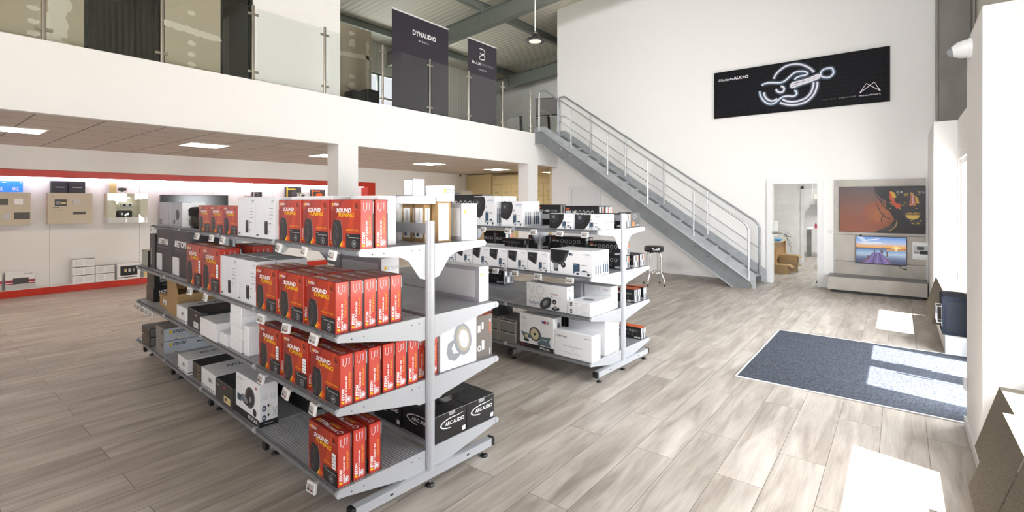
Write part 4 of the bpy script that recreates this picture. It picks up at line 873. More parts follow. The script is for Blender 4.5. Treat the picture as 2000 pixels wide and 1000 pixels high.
# right-hand side of the near unit
carton(R1, 1, 'amplifier_carton', 'white carton with framed side shaded grey at the right edge of the top shelf', 'carton', 'silverlong', .06, -.303, .24, .14, .24)
carton(R1, 1, 'small_carton', 'tan carton with large white label beside the end post, top shelf', 'carton', 'whitepaper', .085, -.13, .13, .105, .25)
carton(R1, 1, 'small_carton', 'white carton with pale yellow mark lying on the tan carton', 'carton', 'lid', .05, -.135, .2, .1, .1, z=.252)
for k, s in enumerate((.245, .37)): carton(R1, 1, 'small_carton', 'small tan carton with white labels behind the post, %s' % ('right', 'left')[k], 'carton', 'kraftlabel', s - .1, -.07 , .1, .055, .235, 'small tan cartons')
carton(R1, 1, 'small_carton', 'flat white slab carton bridging the small tan cartons', 'carton', 'white', .1, -.02, .26, .105, .05, z=.2365)
carton(R1, 1, 'small_carton', 'small white carton with grey face on top of the slab carton', 'carton', 'frame', .2, -.03, .1, .09, .105, z=.287)
for k, s in enumerate((.37, .46)): carton(R1, 1, 'small_carton', 'slim upright white carton on the top shelf, %s of two' % ('right', 'left')[k], 'carton', 'white', s, -.045, .08, .2, .262, 'slim white cartons')
carton(R1, 1, 'amplifier_carton', 'grey framed white carton behind the slim white cartons', 'carton', 'frame', .5, -.255, .4, .14, .3)
carton(R1, 1, 'small_carton', 'low white carton further along the back of the top shelf', 'carton', 'white', 1.15, -.2, .25, .15, .09)
carton(R1, 2, 'amplifier_carton', 'long white carton with framed side shaded blue-grey, right side of second shelf', 'carton', 'silverlong', .075, -.473, .5, .095, .235)
carton(R1, 2, 'small_carton', 'small white carton at the right corner of the second shelf', 'carton', 'white', .10, -.572, .2, .05, .13) if False else None
carton(R1, 2, 'amplifier_carton', 'tall white-ended grey-shaded carton behind the second-shelf red cartons', 'carton', 'silverlong', .5, .0, .5, .14, .3)
carton(R1, 3, 'speaker_carton', 'white carton with large silver woofer picture facing the aisle end', 'carton', 'wooferbox', .035, -.106, .33, .307, .31)
carton(R1, 3, 'speaker_carton', 'dark taupe carton with orange top behind the woofer carton', 'carton', 'orangetop', .04, -.42, .3, .145, .285)
carton(R1, 4, 'speaker_carton', 'glossy black carton with white oval lettering, nearer the post', 'carton', 'arc', .01, -.049, .33, .25, .165, 'black lettered cartons on the bottom shelf')
carton(R1, 4, 'speaker_carton', 'glossy black carton with white oval lettering at the outer edge', 'carton', 'arc', .01, -.302, .33, .25, .165, 'black lettered cartons on the bottom shelf')
carton(R1, 4, 'speaker_carton', 'black lettered carton set back behind the end post', 'carton', 'arc', .35, -.045, .3, .22, .165, 'black lettered cartons on the bottom shelf')
carton(R1, 4, 'small_carton', 'tan carton behind the black lettered cartons', 'carton', 'kraft', .36, -.42, .2, .1, .2)
carton(R1, 4, 'small_carton', 'white carton at the back of the bottom shelf left of the post', 'carton', 'white', .72, -.08, .35, .2, .16)
carton(R1, 3, 'accessory_carton', 'white carton with orange corner on the right side of the third shelf', 'carton', 'orangewhite', .86, -.4, .12, .12, .3)

# ------------------------------------------------------------------ far unit
carton(R2, 1, 'speaker_carton', 'white carton with quarter of a black woofer, nearest the end post', 'carton', 'round', .05, .33, .295, .24, .148, 'white woofer cartons on the far unit')
carton(R2, 1, 'speaker_carton', 'white carton with quarter of a black woofer, second from the end post', 'carton', 'round', .355, .35, .29, .24, .152, 'white woofer cartons on the far unit')
carton(R2, 1, 'speaker_carton', 'tall white carton with grey speaker pod, front one beside the middle post', 'carton', 'pod', 1.02, .33, .32, .15, .275, 'white pod cartons on the far unit')
carton(R2, 1, 'speaker_carton', 'tall white carton behind the front pod carton', 'carton', 'pod', 1.03, .175, .32, .15, .275, 'white pod cartons on the far unit')
carton(R2, 1, 'speaker_carton', 'tallest white carton with large black speaker on the top shelf', 'carton', 'pod', 1.395, .37, .34, .12, .335, 'white pod cartons on the far unit')
for k in range(2): carton(R2, 1, 'speaker_carton', 'white carton behind the tallest white carton, %s' % ('nearer', 'farther')[k], 'carton', 'white', 1.39, .245 - .12 * k, .34, .115, .335, 'white pod cartons on the far unit')
carton(R2, 1, 'speaker_carton', 'low pale carton left of the tallest white carton, lower of two', 'carton', 'comp', 1.78, .33, .4, .2, .16, 'low pale cartons')
carton(R2, 1, 'speaker_carton', 'low pale carton left of the tallest white carton, upper of two', 'carton', 'whitetop', 1.88, .31, .34, .18, .062, 'low pale cartons', z=.161)
carton(R2, 1, 'speaker_carton', 'white carton with dark oval speaker, seen behind the red spines', 'carton', 'pod', 2.95, .31, .62, .18, .3)
carton(R2, 2, 'speaker_carton', 'large white carton with black woofer and blue label, front of second shelf', 'carton', 'comp', .01, .54, .48, .15, .235, 'large white woofer cartons')
carton(R2, 2, 'speaker_carton', 'large white carton hidden behind the front woofer carton, second shelf', 'carton', 'comp', .03, .37, .46, .15, .235, 'large white woofer cartons')
for i, s in enumerate((.495, .765, 1.035, 1.297, 1.57, 1.85)):
    carton(R2, 2, 'amplifier_carton', 'white amplifier carton with dark box picture, %s in the row from the right' % ['first', 'second', 'third', 'fourth', 'fifth', 'sixth'][i], 'carton', 'amp', s + .004, .56, .262, .2, .2, 'row of white amplifier cartons')
carton(R2, 2, 'accessory_carton', 'flat white carton on the shelf behind the fourth amplifier carton', 'carton', 'white', 1.45, .3, .4, .15, .2)
HB = 'black lettered cartons on the far unit'
for i, (s, W_, H_) in enumerate(((.03, .36, .151), (.425, .45, .225), (.94, .33, .238))): carton(R2, 1, 'speaker_carton', 'long black carton at the back of the top shelf, %s from the end post' % ['first', 'second', 'third'][i], 'carton', 'hertz', s, -.1 if i == 0 else -.24, W_, .12, H_, HB)
for k in range(2): carton(R2, 1, 'speaker_carton', 'short black carton with grey end behind the white woofer cartons, %s' % ('nearer', 'farther')[k], 'carton', 'hertz', .42, -.37 - .08 * k, .3, .07, .225, HB)
carton(R2, 1, 'speaker_carton', 'very long black carton with orange corner mark on the top shelf', 'carton', 'hertz', 2.21, -.24, .78, .2, .37, HB)
for i, s in enumerate((3.69, 4.12)): carton(R2, 1, 'speaker_carton', 'dark blue-black carton above the red spines, %s' % ('right', 'left')[i], 'carton', 'hertz', s - .6, -.24, .42, .16, .4, HB)
for i, s in enumerate((2.88,)): carton(R2, 1, 'speaker_carton', 'black carton showing its printed end right of the dark blue cartons', 'carton', 'hertz', 3.0, -.46, .1, .09, .4, HB)
carton(R2, 1, 'speaker_carton', 'black and orange carton slanting at the end of the top shelf', 'carton', 'hertzside', .06, -.29, .15, .17, .155, None, rot=-6)
for i, (s, W_, H_) in enumerate(((.06, .4, .136), (.5, .46, .15), (.99, .3, .15), (1.37, .34, .12))):
    for k in range(2): carton(R2, 2, 'speaker_carton', 'black carton with line icons, %s of pair %s from the post, second shelf' % (('lower', 'upper')[k], ['one', 'two', 'three', 'four'][i]), 'carton', 'hertz', s, -.09, W_, .16, H_, HB, z=k * (H_ + .001))
for k in range(2): carton(R2, 2, 'speaker_carton', 'small black carton with bright end print, %s, beyond the middle post' % ('right', 'left')[k], 'carton', 'hertz', 1.85 + .22 * k, -.3, .17, .15, .31, HB)
carton(R2, 2, 'speaker_carton', 'black carton with bright end near the bar stool, inner one', 'carton', 'hertz', .03, -.27, .2, .12, .135, HB)
carton(R2, 2, 'speaker_carton', 'black carton with bright end near the bar stool, outer one', 'carton', 'hertz', .05, -.45, .22, .11, .135, HB)
carton(R2, 3, 'speaker_carton', 'white carton with tilted black woofer and wine lettering, third shelf', 'carton', 'voce', .28, .555, .5, .11, .245)
for k in range(2): carton(R2, 3, 'component_carton', 'flat white carton in front, %s of two at the shelf end' % ('lower', 'upper')[k], 'carton', 'wflat', .02, .565, .245, .38, .062, 'flat white cartons', z=k * .063)
for k in range(2): carton(R2, 3, 'speaker_carton', 'white carton with pale lettering stacked by the post, %s' % ('lower', 'upper')[k], 'carton', 'vocestack', .04, .16, .31, .13, .135 if k == 0 else .085, 'white cartons stacked by the post', z=k * .136)
carton(R2, 3, 'speaker_carton', 'plain grey-white carton behind the stacked white cartons', 'carton', 'greybox', .36, .2, .12, .2, .23)
for k in range(3): carton(R2, 3, 'speaker_carton', 'orange-topped black carton on the right side of third shelf, %s' % ['inner', 'middle', 'outer'][k], 'carton', 'hertzorange', .02, (-.27, -.345, -.47)[k], .2, .07, .14, 'orange-topped cartons')
carton(R2, 3, 'speaker_carton', 'black cartons block standing deep on the third shelf', 'carton', 'hertz', 1.8, -.21, .3, .2, .2, HB)
carton(R2, 4, 'speaker_carton', 'white carton with black lettering at the front end of the bottom shelf', 'carton', 'clarion', .0, .568, .42, .145, .24)
carton(R2, 4, 'speaker_carton', 'tall white carton behind the lettered white carton on the bottom shelf', 'carton', 'clarionbig', .02, .308, .42, .27, .335)
carton(R2, 4, 'speaker_carton', 'white carton with cream-coned speaker and black base band', 'carton', 'focal', .43, .568, .43, .13, .335)
carton(R2, 4, 'speaker_carton', 'black carton behind the cream-coned speaker carton', 'carton', 'dark', .46, .35, .3, .2, .33)
for i, s in enumerate((.91, 1.16)):
    for k in range(2): carton(R2, 4, 'amplifier_carton', 'grey metal-edged case on the bottom shelf, %s %s' % (('lower', 'upper')[k], ('right', 'left')[i]), 'carton', 'case', s, .565, .24, .3, .118, 'grey metal-edged cases', z=k * .119)
carton(R2, 4, 'amplifier_carton', 'small black carton with pink emblem on the metal-edged cases', 'carton', 'blackpink', 1.19, .55, .22, .25, .085, z=.239)
for k in range(2): carton(R2, 4, 'speaker_carton', 'orange-topped black carton on the right side of bottom shelf, %s' % ('inner', 'outer')[k], 'carton', 'hertzorange', .02, (-.42, -.475)[k], .3, .05, .125, 'orange-topped cartons')

# ------------------------------------------------------------------ electronic price tags
tgm = MB(); tgm.bbox(-.034, .034, -.006, .006, -.045, 0, WHITE, .002); tgme = tgm.mesh('price_tag')
td = MB(); td.box(-.026, .026, -.0075, -.006, -.038, -.008, mat('eink_display', C('b9b3ac'), .4)); td.box(-.022, .0, -.0082, -.0075, -.02, -.015, M_['gy']); td.box(-.022, -.006, -.0082, -.0075, -.034, -.025, M_['dgy']); td.box(0, .022, -.0082, -.0075, -.034, -.030, M_['dred']); tde = td.mesh('display')
tc_ = MB(); tc_.box(-.008, .008, -.002, .03, -.012, -.004, M_['lg']); tce = tc_.mesh('clip')
rnd = random.Random(3); NEAR = ['near', 'far']
def ptag(rk, lv, s, lab, big=1.0):
    D = .455 if lv == 1 else .575; x, y = rk.P(s, D + .03)
    o = bpy.data.objects.new('price_tag', tgme); COL.objects.link(o); o.location = (x, y, LV[rk.n][lv - 1] - .012)
    o.rotation_euler = (R(-14 + 6 * rnd.random()), R(rnd.uniform(-4, 4)), ANG + R(rnd.uniform(-10, 6))); o.scale = (big,) * 3
    tag(o, 'white price tag ' + lab, 'price tag', 'electronic price tags')
    obj(tde, 'display', o); obj(tce, 'clip', o)
for s, l in ((.215, 'under the end red carton, top shelf of near unit'), (.544, 'under the middle red carton, top shelf of near unit'), (.88, 'under the innermost red carton, top shelf of near unit'), (1.876, 'under the first dull red carton, top shelf'), (2.138, 'under the second dull red carton, top shelf'), (2.492, 'beside the fleece bundle, top shelf'), (3.96, 'at the far left tip of the top shelf')): ptag(R1, 1, s, l, 1.2)
for s, l in ((.181, 'under the end red column, second shelf'), (.508, 'under the middle red column, second shelf'), (.85, 'under the innermost red column, second shelf'), (1.873, 'under the right tall dark red carton'), (2.251, 'under the left tall dark red carton')): ptag(R1, 2, s, l, 1.2)
for s, l in ((.197, 'under the end red column, third shelf'), (.508, 'under the middle red column, third shelf'), (.85, 'under the innermost red column, third shelf')): ptag(R1, 3, s, l, 1.2)
for i, s in enumerate((4.05, 3.92, 3.74, 3.58, 3.43)): ptag(R1, 3, s, 'in the far tip cluster of the third shelf, %s from left' % ['first', 'second', 'third', 'fourth', 'fifth'][i], 1.2)
ptag(R1, 4, .21, 'hanging from the bottom shelf below the red cartons', 1.2)
for s, l in ((.125, 'under the first white woofer carton'), (.412, 'under the second white woofer carton'), (.739, 'beside the middle post'), (1.089, 'under the front pod carton'), (1.457, 'under the tallest white carton')): ptag(R2, 1, s, l + ', far unit', 1.2)
for s, l in ((.215, 'under the large white woofer carton'), (.59, 'under the first amplifier carton'), (.89, 'under the second amplifier carton'), (1.155, 'under the third amplifier carton')): ptag(R2, 2, s, l + ', far unit', 1.2)

# ================================================================== END WALL: poster, television wall
def board(name, label, cat, x0, x1, z0, z1, y, t, mt):
    """flat board on the end wall, front face towards -y; returns object, mesh builder face added by callback"""
    mb = MB(); mb.box(0, x1 - x0, -t, 0, 0, z1 - z0, mt); return mb, Face(mb, (0, -t, 0), (1, 0, 0), (0, 0, 1), x1 - x0, z1 - z0)
POSTER = grid_material('poster_brick_print', C('151418'), C('242229'), .21, .078, .0035, off=.5, plane='xz', rough=.6, var=.05)
POSTER.node_tree.nodes['Principled BSDF'].inputs['Specular IOR Level'].default_value = .15
mb, F = board('wall_poster', '', '', -3.205, -.135, 3.5, 4.503, YB - .02, .03, POSTER)
F.W = F.H = 1; F.clip = False; F.step = .0005; NW = mat('neon_print_white', C('ece9f0'), .5); NB = mat('neon_print_blue', C('7fa0bd'), .5); ND = mat('neon_print_dim', C('2f3d4c'), .5); NG = mat('neon_print_glow', C('4a6078'), .5)
strokes = dict(ringtop=[(1.179, .694), (1.22, .781), (1.3, .858), (1.388, .912), (1.492, .933), (1.612, .922), (1.713, .881), (1.796, .822), (1.854, .764), (1.887, .711)],
 bodytop=[(.957, .587), (.994, .616), (1.085, .626), (1.193, .612), (1.3, .596), (1.388, .626), (1.457, .684), (1.526, .741), (1.595, .769), (1.679, .765), (1.746, .744), (1.776, .71), (1.746, .682), (1.662, .676), (1.586, .653), (1.557, .615)],
 body2=[(.917, .479), (.929, .392), (.976, .294), (1.049, .214), (1.13, .18), (1.211, .204), (1.282, .264), (1.353, .304), (1.44, .306), (1.535, .29), (1.586, .322), (1.586, .371), (1.552, .409)],
 body3=[(.998, .443), (1.012, .37), (1.058, .294), (1.13, .248), (1.202, .251), (1.247, .279)], hole=[(1.309, .529), (1.361, .491), (1.367, .441), (1.335, .4), (1.282, .403), (1.238, .439), (1.225, .481)],
 neck=[(1.5, .553), (1.645, .576), (1.796, .601), (1.96, .651), (1.973, .592), (1.813, .541), (1.662, .509), (1.509, .47), (1.5, .553)], neckm=[(1.509, .513), (1.713, .546), (1.968, .621)],
 ringbot=[(1.947, .52), (1.936, .407), (1.887, .28), (1.796, .177), (1.679, .125), (1.543, .112), (1.405, .139), (1.291, .193)], ringbot2=[(1.882, .515), (1.87, .417), (1.829, .308), (1.746, .223), (1.629, .184), (1.509, .179), (1.405, .209), (1.344, .252)],
 head=[(1.996, .655), (2.017, .709), (2.065, .744), (2.169, .749), (2.2, .706), (2.208, .639), (2.153, .579), (2.081, .579), (2.017, .608), (1.996, .655)])
def smooth(p, n=4):
    out = []
    for i in range(len(p) - 1):
        a, b, c, d = p[max(i - 1, 0)], p[i], p[i + 1], p[min(i + 2, len(p) - 1)]
        for k in range(n):
            t = k / n; out.append(tuple(.5 * (2 * b[j] + (c[j] - a[j]) * t + (2 * a[j] - 5 * b[j] + 4 * c[j] - d[j]) * t * t + (3 * b[j] - a[j] - 3 * c[j] + d[j]) * t ** 3) for j in range(len(b))))
    return out + [p[-1]]
for wd, mt in ((.085, ND), (.055, NG)):
    for k, p in strokes.items(): F.line(smooth(p), wd, mt)
for k, p in strokes.items(): F.line(smooth(p), .036, NB if k in ('bodytop', 'head', 'body2') else mat('neon_print_pale', C('b9b6c6'), .5))
for k, p in strokes.items(): F.line(smooth(p), .02, NW)
F.text('lifestyle', .1, .795, .055, NW, shear=.25, w=.29); F.text('AUDIO', .405, .795, .06, NW, bold=.03, w=.3)
F.line([(2.621, .2), (2.72, .365), (2.93, .2)], .012, NW); F.line([(2.93, .2), (2.841, .374), (2.621, .2)], .012, NW)
F.text('myaudioart', 2.61, .135, .035, NW, w=.325); F.text('mysound', 2.297, .14, .03, M_['gy'], w=.265); F.text('mystyle', 2.033, .14, .028, M_['dgy'], w=.22)
tag(mb.build('wall_poster', None, (-3.205, YB - .02, 3.5)), 'long black banner board with a neon guitar picture high on the end wall', 'poster')
# television wall in concrete look
t = empty('media_wall_panel', 'concrete-look panel on the end wall carrying the two pictures', 'wall panel', (-.98, YB, 0))
zs = [.28, .545, 1.05, 1.56, 2.085]
for a, b in zip(zs[:-1], zs[1:]):
    m = MB(); m.bbox(0, 1.34, -.045, -.002, a, b - .006, CONCR, .002); m.build('panel_board', t)
t = empty('lowboard', 'low grey concrete-look television bench with dark top', 'sideboard', (-1.05, YB, 0))
m = MB(); m.bbox(0, 1.42, -.5, -.047, .05, .285, CONCR, .003); m.build('body', t); m = MB(); m.box(.0, 1.42, -.5, -.047, .286, .3, CONCRD); m.build('top_panel', t); m = MB(); m.box(.05, 1.36, -.46, -.1, 0, .05, BLACK); m.build('plinth', t)
# portrait picture
def gradmat(name, stops, direction='x', w=1, base=None):
    m = bpy.data.materials.new(name); m.use_nodes = True; nt = m.node_tree; b = nt.nodes['Principled BSDF']; tc = nt.nodes.new('ShaderNodeTexCoord'); sp = nt.nodes.new('ShaderNodeSeparateXYZ'); nt.links.new(tc.outputs['Object'], sp.inputs[0])
    mr = nt.nodes.new('ShaderNodeMapRange'); mr.inputs[2].default_value = w; nt.links.new(sp.outputs['xyz'.index(direction)], mr.inputs[0]); cr = nt.nodes.new('ShaderNodeValToRGB'); nt.links.new(mr.outputs[0], cr.inputs[0])
    e = cr.color_ramp.elements; e[0].position = stops[0][0]; e[0].color = (*stops[0][1], 1); e[1].position = stops[-1][0]; e[1].color = (*stops[-1][1], 1)
    for p, c in stops[1:-1]: x = e.new(p); x.color = (*c, 1)
    nt.links.new(cr.outputs[0], b.inputs['Base Color']); b.inputs['Roughness'].default_value = .35; return m
ARTBG = gradmat('art_amber_ground', [(0, C('8a4a2e')), (.45, C('7a452f')), (1, C('40302f'))], 'z', .85)
mb = MB(); mb.box(0, 1.26, -.03, 0, 0, .85, BLACK); F = Face(mb, (0, -.03, 0), (1, 0, 0), (0, 0, 1), 1.26, .85); A = lambda h: mat('art_' + h, C(h), .45)
F.rect(.005, .008, .995, .992, ARTBG); F.ell(.48, .38, .2, .3, A('86482c')); F.ell(.5, .38, .15, .22, A('91502d')); F.ell(.51, .37, .1, .15, A('9c582e'))
F.poly([(.42, .0), (.5, .06), (.6, .15), (.66, .28), (.62, .42), (.56, .55), (.57, .68), (.5, .75), (.44, .88), (.42, .992), (.995, .992), (.995, .008), (.42, .008)], A('16120f'))
F.poly([(.64, .96), (.66, .8), (.7, .6), (.74, .42), (.8, .27), (.9, .17), (.99, .18), (.995, .98)], A('2c2a2e'))
F.poly([(.6, .9), (.63, .82), (.66, .7), (.72, .55), (.7, .52), (.64, .6), (.6, .74)], A('b9442a')); F.poly([(.61, .9), (.66, .86), (.68, .76), (.64, .74)], A('d8a52e')); F.poly([(.66, .6), (.72, .64), (.73, .55), (.68, .52)], A('c8502c'))
F.ell(.715, .875, .045, .045, A('111013')); F.ell(.715, .872, .034, .026, A('b4b0b2')); F.ell(.712, .875, .016, .026, A('54585f')); F.ell(.712, .875, .007, .012, A('0c0c0e')); F.line([(.66, .93), (.71, .955), (.77, .93)], .02, A('0d0b0a'))
F.poly([(.84, .85), (.87, .85), (.9, .6), (.88, .54), (.83, .56), (.82, .6)], A('a35b46')); F.poly([(.85, .82), (.868, .82), (.875, .62), (.855, .6)], A('c99a94')); F.poly([(.88, .8), (.92, .74), (.93, .62), (.9, .64)], A('c9a038')); F.ell(.86, .555, .05, .03, A('3a2420'))
F.ell(.955, .86, .03, .02, A('a9a5a6')); F.ell(.955, .86, .012, .02, A('202226')); F.poly([(.76, .84), (.82, .86), (.81, .8), (.77, .79)], A('8f7425'))
F.poly([(.77, .42), (.83, .45), (.86, .43), (.89, .45), (.95, .43), (.93, .4), (.78, .4)], A('9c7c33')); F.poly([(.78, .39), (.94, .39), (.92, .32), (.86, .29), (.8, .33)], A('d2b257')); F.line([(.765, .405), (.86, .39), (.955, .41)], .006, A('2a1c0c'))
rnd = random.Random(11)
for k in range(46): x, y = rnd.uniform(.6, .93), rnd.uniform(.2, .9); F.ell(x if y > .5 else rnd.uniform(.84, .95), y if y > .5 else rnd.uniform(.2, .28), .004 + .006 * rnd.random(), .005 + .008 * rnd.random(), A('d0a53a'), n=6)
F.poly([(.44, .03), (.56, .12), (.66, .2), (.68, .3), (.7, .22), (.68, .12), (.6, .04)], A('3a3431')); F.line([(.6, .04), (.67, .14), (.69, .26)], .014, A('a8874f'))
for q in ([(.44, .95), (.45, .8), (.5, .7), (.56, .62)], [(.46, .6), (.5, .45), (.55, .35), (.62, .3)], [(.5, .72), (.52, .6), (.58, .5), (.64, .46)], [(.52, .2), (.51, .3), (.55, .42)]): F.line(smooth(q), .012, A('1c1511'))
tag(mb.build('portrait_picture', None, (-.902, YB - .047, 1.1)), 'large picture of a dark painted face with gold lips on amber ground', 'picture')
# television with a jetty at sunset
mb = MB(); mb.box(0, .75, -.04, 0, 0, .51, BLACK); t = tag(mb.build('television', None, (-.648, YB - .049, .523)), 'flat television showing a wooden jetty at sunset below the portrait', 'television')
mb = MB(); mb.box(.012, .738, -.042, -.04, .014, .498, BLACK); F = Face(mb, (.012, -.042, .014), (1, 0, 0), (0, 0, 1), .726, .484)
def scr(h, s=1.0):
    n = 'screen_' + h
    return mat(n, (0, 0, 0), .3, emit=C(h), estr=s)
bands = ['6f93cf', '7ba0d8', '8fb0de', 'a3b9e0', 'b9c0d8', 'd0b9b4', 'e0b080', 'e8a659']
for i, h in enumerate(bands): F.rect(0, 1 - (i + 1) * .052, 1, 1 - i * .052, scr(h))
F.rect(.6, .56, 1, .66, scr('e9a54a')); F.ell(.81, .6, .09, .07, scr('f6cf70')); F.ell(.81, .6, .035, .045, scr('fff3c8')); F.poly([(.0, .99), (.25, .7), (.3, .7), (.14, .99)], scr('c3d2ec')); F.poly([(.1, .86), (.45, .95), (.5, .93), (.15, .82)], scr('d5def0')); F.poly([(0, .78), (.4, .82), (.6, .76), (.2, .72)], scr('dcdde6'))
for i, h in enumerate(['5c6f96', '7f9ec2', '9ab4cf', 'a8bccf', '8fa0ba', '74829f', '5d6785', '4d5674', '414a68']): F.rect(0, .575 - (i + 1) * .064, 1, .575 - i * .064, scr(h))
F.rect(0, .575, 1, .59, scr('3b4562')); F.rect(.62, .5, 1, .57, scr('c98c58')); F.ell(.81, .53, .03, .05, scr('f4cd7c'))
F.poly([(.36, .42), (.52, .42), (.72, .0), (.12, .0)], scr('6f5f94'))
for i in range(6): a = .36 + .16 * i / 6; b_ = .12 + .6 * i / 6; F.poly([(a, .42), (a + .01, .42), (b_ + .03, 0), (b_, 0)], scr('8d7bae' if i % 2 else '4e4370'))
for x, y, h in ((.37, .41, .1), (.5, .42, .09), (.53, .4, .1), (.62, .27, .18), (.24, .15, .14)): F.rect(x, y, x + .022, y + h, scr('5b3a35'))
F.line([(.51, .5), (.66, .44)], .006, scr('4a302e')); F.line([(.72, 0), (.62, .2)], .012, scr('8a4b34')); F.line([(.12, 0), (.26, .2)], .012, scr('8a4b34'))
for x, y in ((.7, .8), (.75, .76), (.82, .79), (.88, .75), (.95, .82), (.66, .84), (.9, .84), (.55, .62)): F.line([(x - .015, y + .01), (x, y), (x + .015, y + .012)], .003, scr('2c3450'))
mb.build('screen', t); m = MB(); m.bbox(.06, .1, -.02, .0, .51, .53, BLACK, .003); m.build('remote_sensor', t)
m = MB(); m.tube([(.64, -.01, 0), (.66, -.02, -.03), (.7, -.02, -.06), (.74, -.02, -.06)], .005, BLACK, 8); m.box(.72, .75, -.03, -.01, -.075, -.055, BLACK); m.build('power_cable', t)
mb, F = board('notice', '', '', 0, .22, 0, .3, 0, .002, M_['w']); F.text('Musik und Sound', .1, .9, .035, M_['dgy'], w=.6); F.rect(.06, .32, .94, .82, M_['lg']); F.rect(.28, .55, .72, .75, M_['dgy']); F.rect(.45, .3, .94, .5, M_['k']); F.rect(.1, .34, .42, .44, M_['gy']); F.rect(.1, .1, .9, .12, M_['lg'])
tag(mb.build('notice_sheet', None, (.18, YB - .046, .65)), 'white printed sheet on the concrete-look panel right of the television', 'notice')
m = MB(); m.box(-.04, .04, -.012, 0, -.04, .04, WHITE); m.box(-.025, .025, -.015, -.012, -.025, .025, M_['pale']); tag(m.build('light_switch', None, (-1.06, YB, 1.09)), 'white light switch between glass door and concrete-look panel', 'switch')
m = MB(); m.box(-.12, .0, -.012, 0, -.04, .04, WHITE); m.box(-.1, -.07, -.014, -.012, -.02, .02, M_['lg']); tag(m.build('wall_socket', None, (.37, 4.97, .32), R(90)), 'white socket plate low on the near pier by the mat', 'socket')

# ------------------------------------------------------------------ entrance mat
m = MB(); m.box(-1.21, .64, 4.97, 7.09, .0005, .008, CARPET); mo = tag(m.build('entrance_mat'), 'large blue-grey entrance mat with thin pale edging', 'mat')
m = MB()
for a in ((-1.225, -1.21, 4.955, 7.105), (-1.21, .64, 4.955, 4.97), (-1.21, .64, 7.09, 7.105)): m.box(*a, .0005, .009, WHITE)
m.build('edging', mo)

# ------------------------------------------------------------------ bar stool
sx_, sy_ = R2.P(0, 0); stx, sty = -3.86, 9.45
t = empty('bar_stool', 'black padded bar stool with chrome legs in front of the staircase', 'stool', (stx, sty, 0), R(38))
m = MB(); m.lathe([(.17, .0), (.19, .01), (.192, .03), (.192, .085), (.18, .11), (.14, .12), (.01, .122)], 0, 0, mat('black_vinyl', (.015, .015, .016), .22, coat=.4), 32, .67)
F = Face(m, (-.09, -.1935, .695), (1, 0, 0), (0, 0, 1), .18, .06)
F.text('AUDIO', .1, .3, .35, M_['lg'], bold=.02); m.build('seat', t)
m = MB(); m.tube([(.18 * math.cos(R(a)), .18 * math.sin(R(a)), .265) for a in range(0, 361, 15)], .01, CHROME, 8, caps=False); m.build('foot_ring', t); m = MB(); m.lathe([(.1, .655), (.1, .668)], 0, 0, CHROME, 20); m.build('seat_plate', t)
for a in (45, 135, 225, 315):
    c, s_ = math.cos(R(a)), math.sin(R(a)); m = MB()
    m.tube([(r_ * c, r_ * s_, z) for r_, z in ((.06, .66), (.12, .655), (.15, .63), (.155, .58), (.155, .3), (.165, .24), (.21, .16), (.225, .1), (.23, .02))], .0125, CHROME, 10); lg = m.build('leg', t)
    m = MB(); m.lathe([(.016, 0), (.018, .04)], .23 * c, .23 * s_, BLACK, 12); m.build('foot_cap', lg)
# office chair base peeping out behind the far unit
t = empty('swivel_chair', 'office swivel chair base half hidden behind the far shelving unit', 'chair', (-4.75, 9.35, 0))
for k in range(5):
    a = R(72 * k - 20); m = MB(); m.tube([(0, 0, .1), (.3 * math.cos(a), .3 * math.sin(a), .06)], [.018, .012], CHROME, 8); lg = m.build('leg', t)
    m = MB(); m.lathe([(.02, 0), (.025, .02), (.02, .05)], .3 * math.cos(a), .3 * math.sin(a), BLACK, 12); m.build('castor', lg)
m = MB(); m.tube([(0, 0, .09), (0, 0, .43)], .022, CHROME); m.build('column', t); m = MB(); m.lathe([(.2, .43), (.22, .45), (.22, .49), (.18, .51)], 0, 0, BLACK, 24); m.build('seat', t)

# ------------------------------------------------------------------ speaker wedges on the benches
def wedge(name, label, xb, xt, y0, y1, h, z0=.2):
    m = MB(); m.prism([(xb, z0 + .001), (.63, z0 + .001), (.63, z0 + h), (xt, z0 + h)], 'y', y0, y1, FELT); cx, cy = .5, (y0 + y1) / 2
    m.v = [(a - cx, b - cy, c - z0) for a, b, c in m.v]
    return tag(m.build(name, None, (cx, cy, z0)), label, 'display wedge', 'felt-covered display wedges')
wedge('display_wedge', 'grey-brown felt display wedge on the far window bench', .305, .41, 7.72, 9.3, .39)
wedge('display_wedge', 'grey-brown felt display wedge at the lower right corner of the picture', .276, .40, 2.87, 3.41, .41)
wedge('display_wedge', 'felt display wedge half hidden behind the front one at right', .35, .455, 3.43, 3.99, .38)
wedge('display_wedge', 'felt display wedge below the front one, cut by the picture edge', .279, .403, 2.3, 2.864, .408)
# black monitor speaker with chrome handles
m = MB(); t = empty('monitor_speaker', 'black carpeted wedge speaker box with chrome handles on the window bench', 'speaker', (.5, 7.36, .2))
BF = mat('black_felt', C('2c313c'), .9, noise=(120, .25, (1, 1, 1)), spec=.15)
prof = [(-.13, .0), (.14, .0), (.14, .2), (.07, .42), (-.12, .42), (-.135, .4)]
m.prism(prof, 'y', -.2, .25, BF)
inn = [(-.1, .04), (.12, .04), (.12, .19), (.05, .37), (-.1, .37)]
m.prism(inn, 'y', -.204, -.2, mat('black_felt_panel', C('282c36'), .9)); m.build('cabinet', t)
for y in (-.1, .08):
    m = MB(); m.tube([(-.13, y - .05, .12), (-.175, y - .05, .12), (-.175, y - .05, .3), (-.13, y - .05, .3)], .008, CHROME, 8); m.box(-.137, -.132, y - .09, y - .01, .09, .33, CHROME); m.build('handle', t)
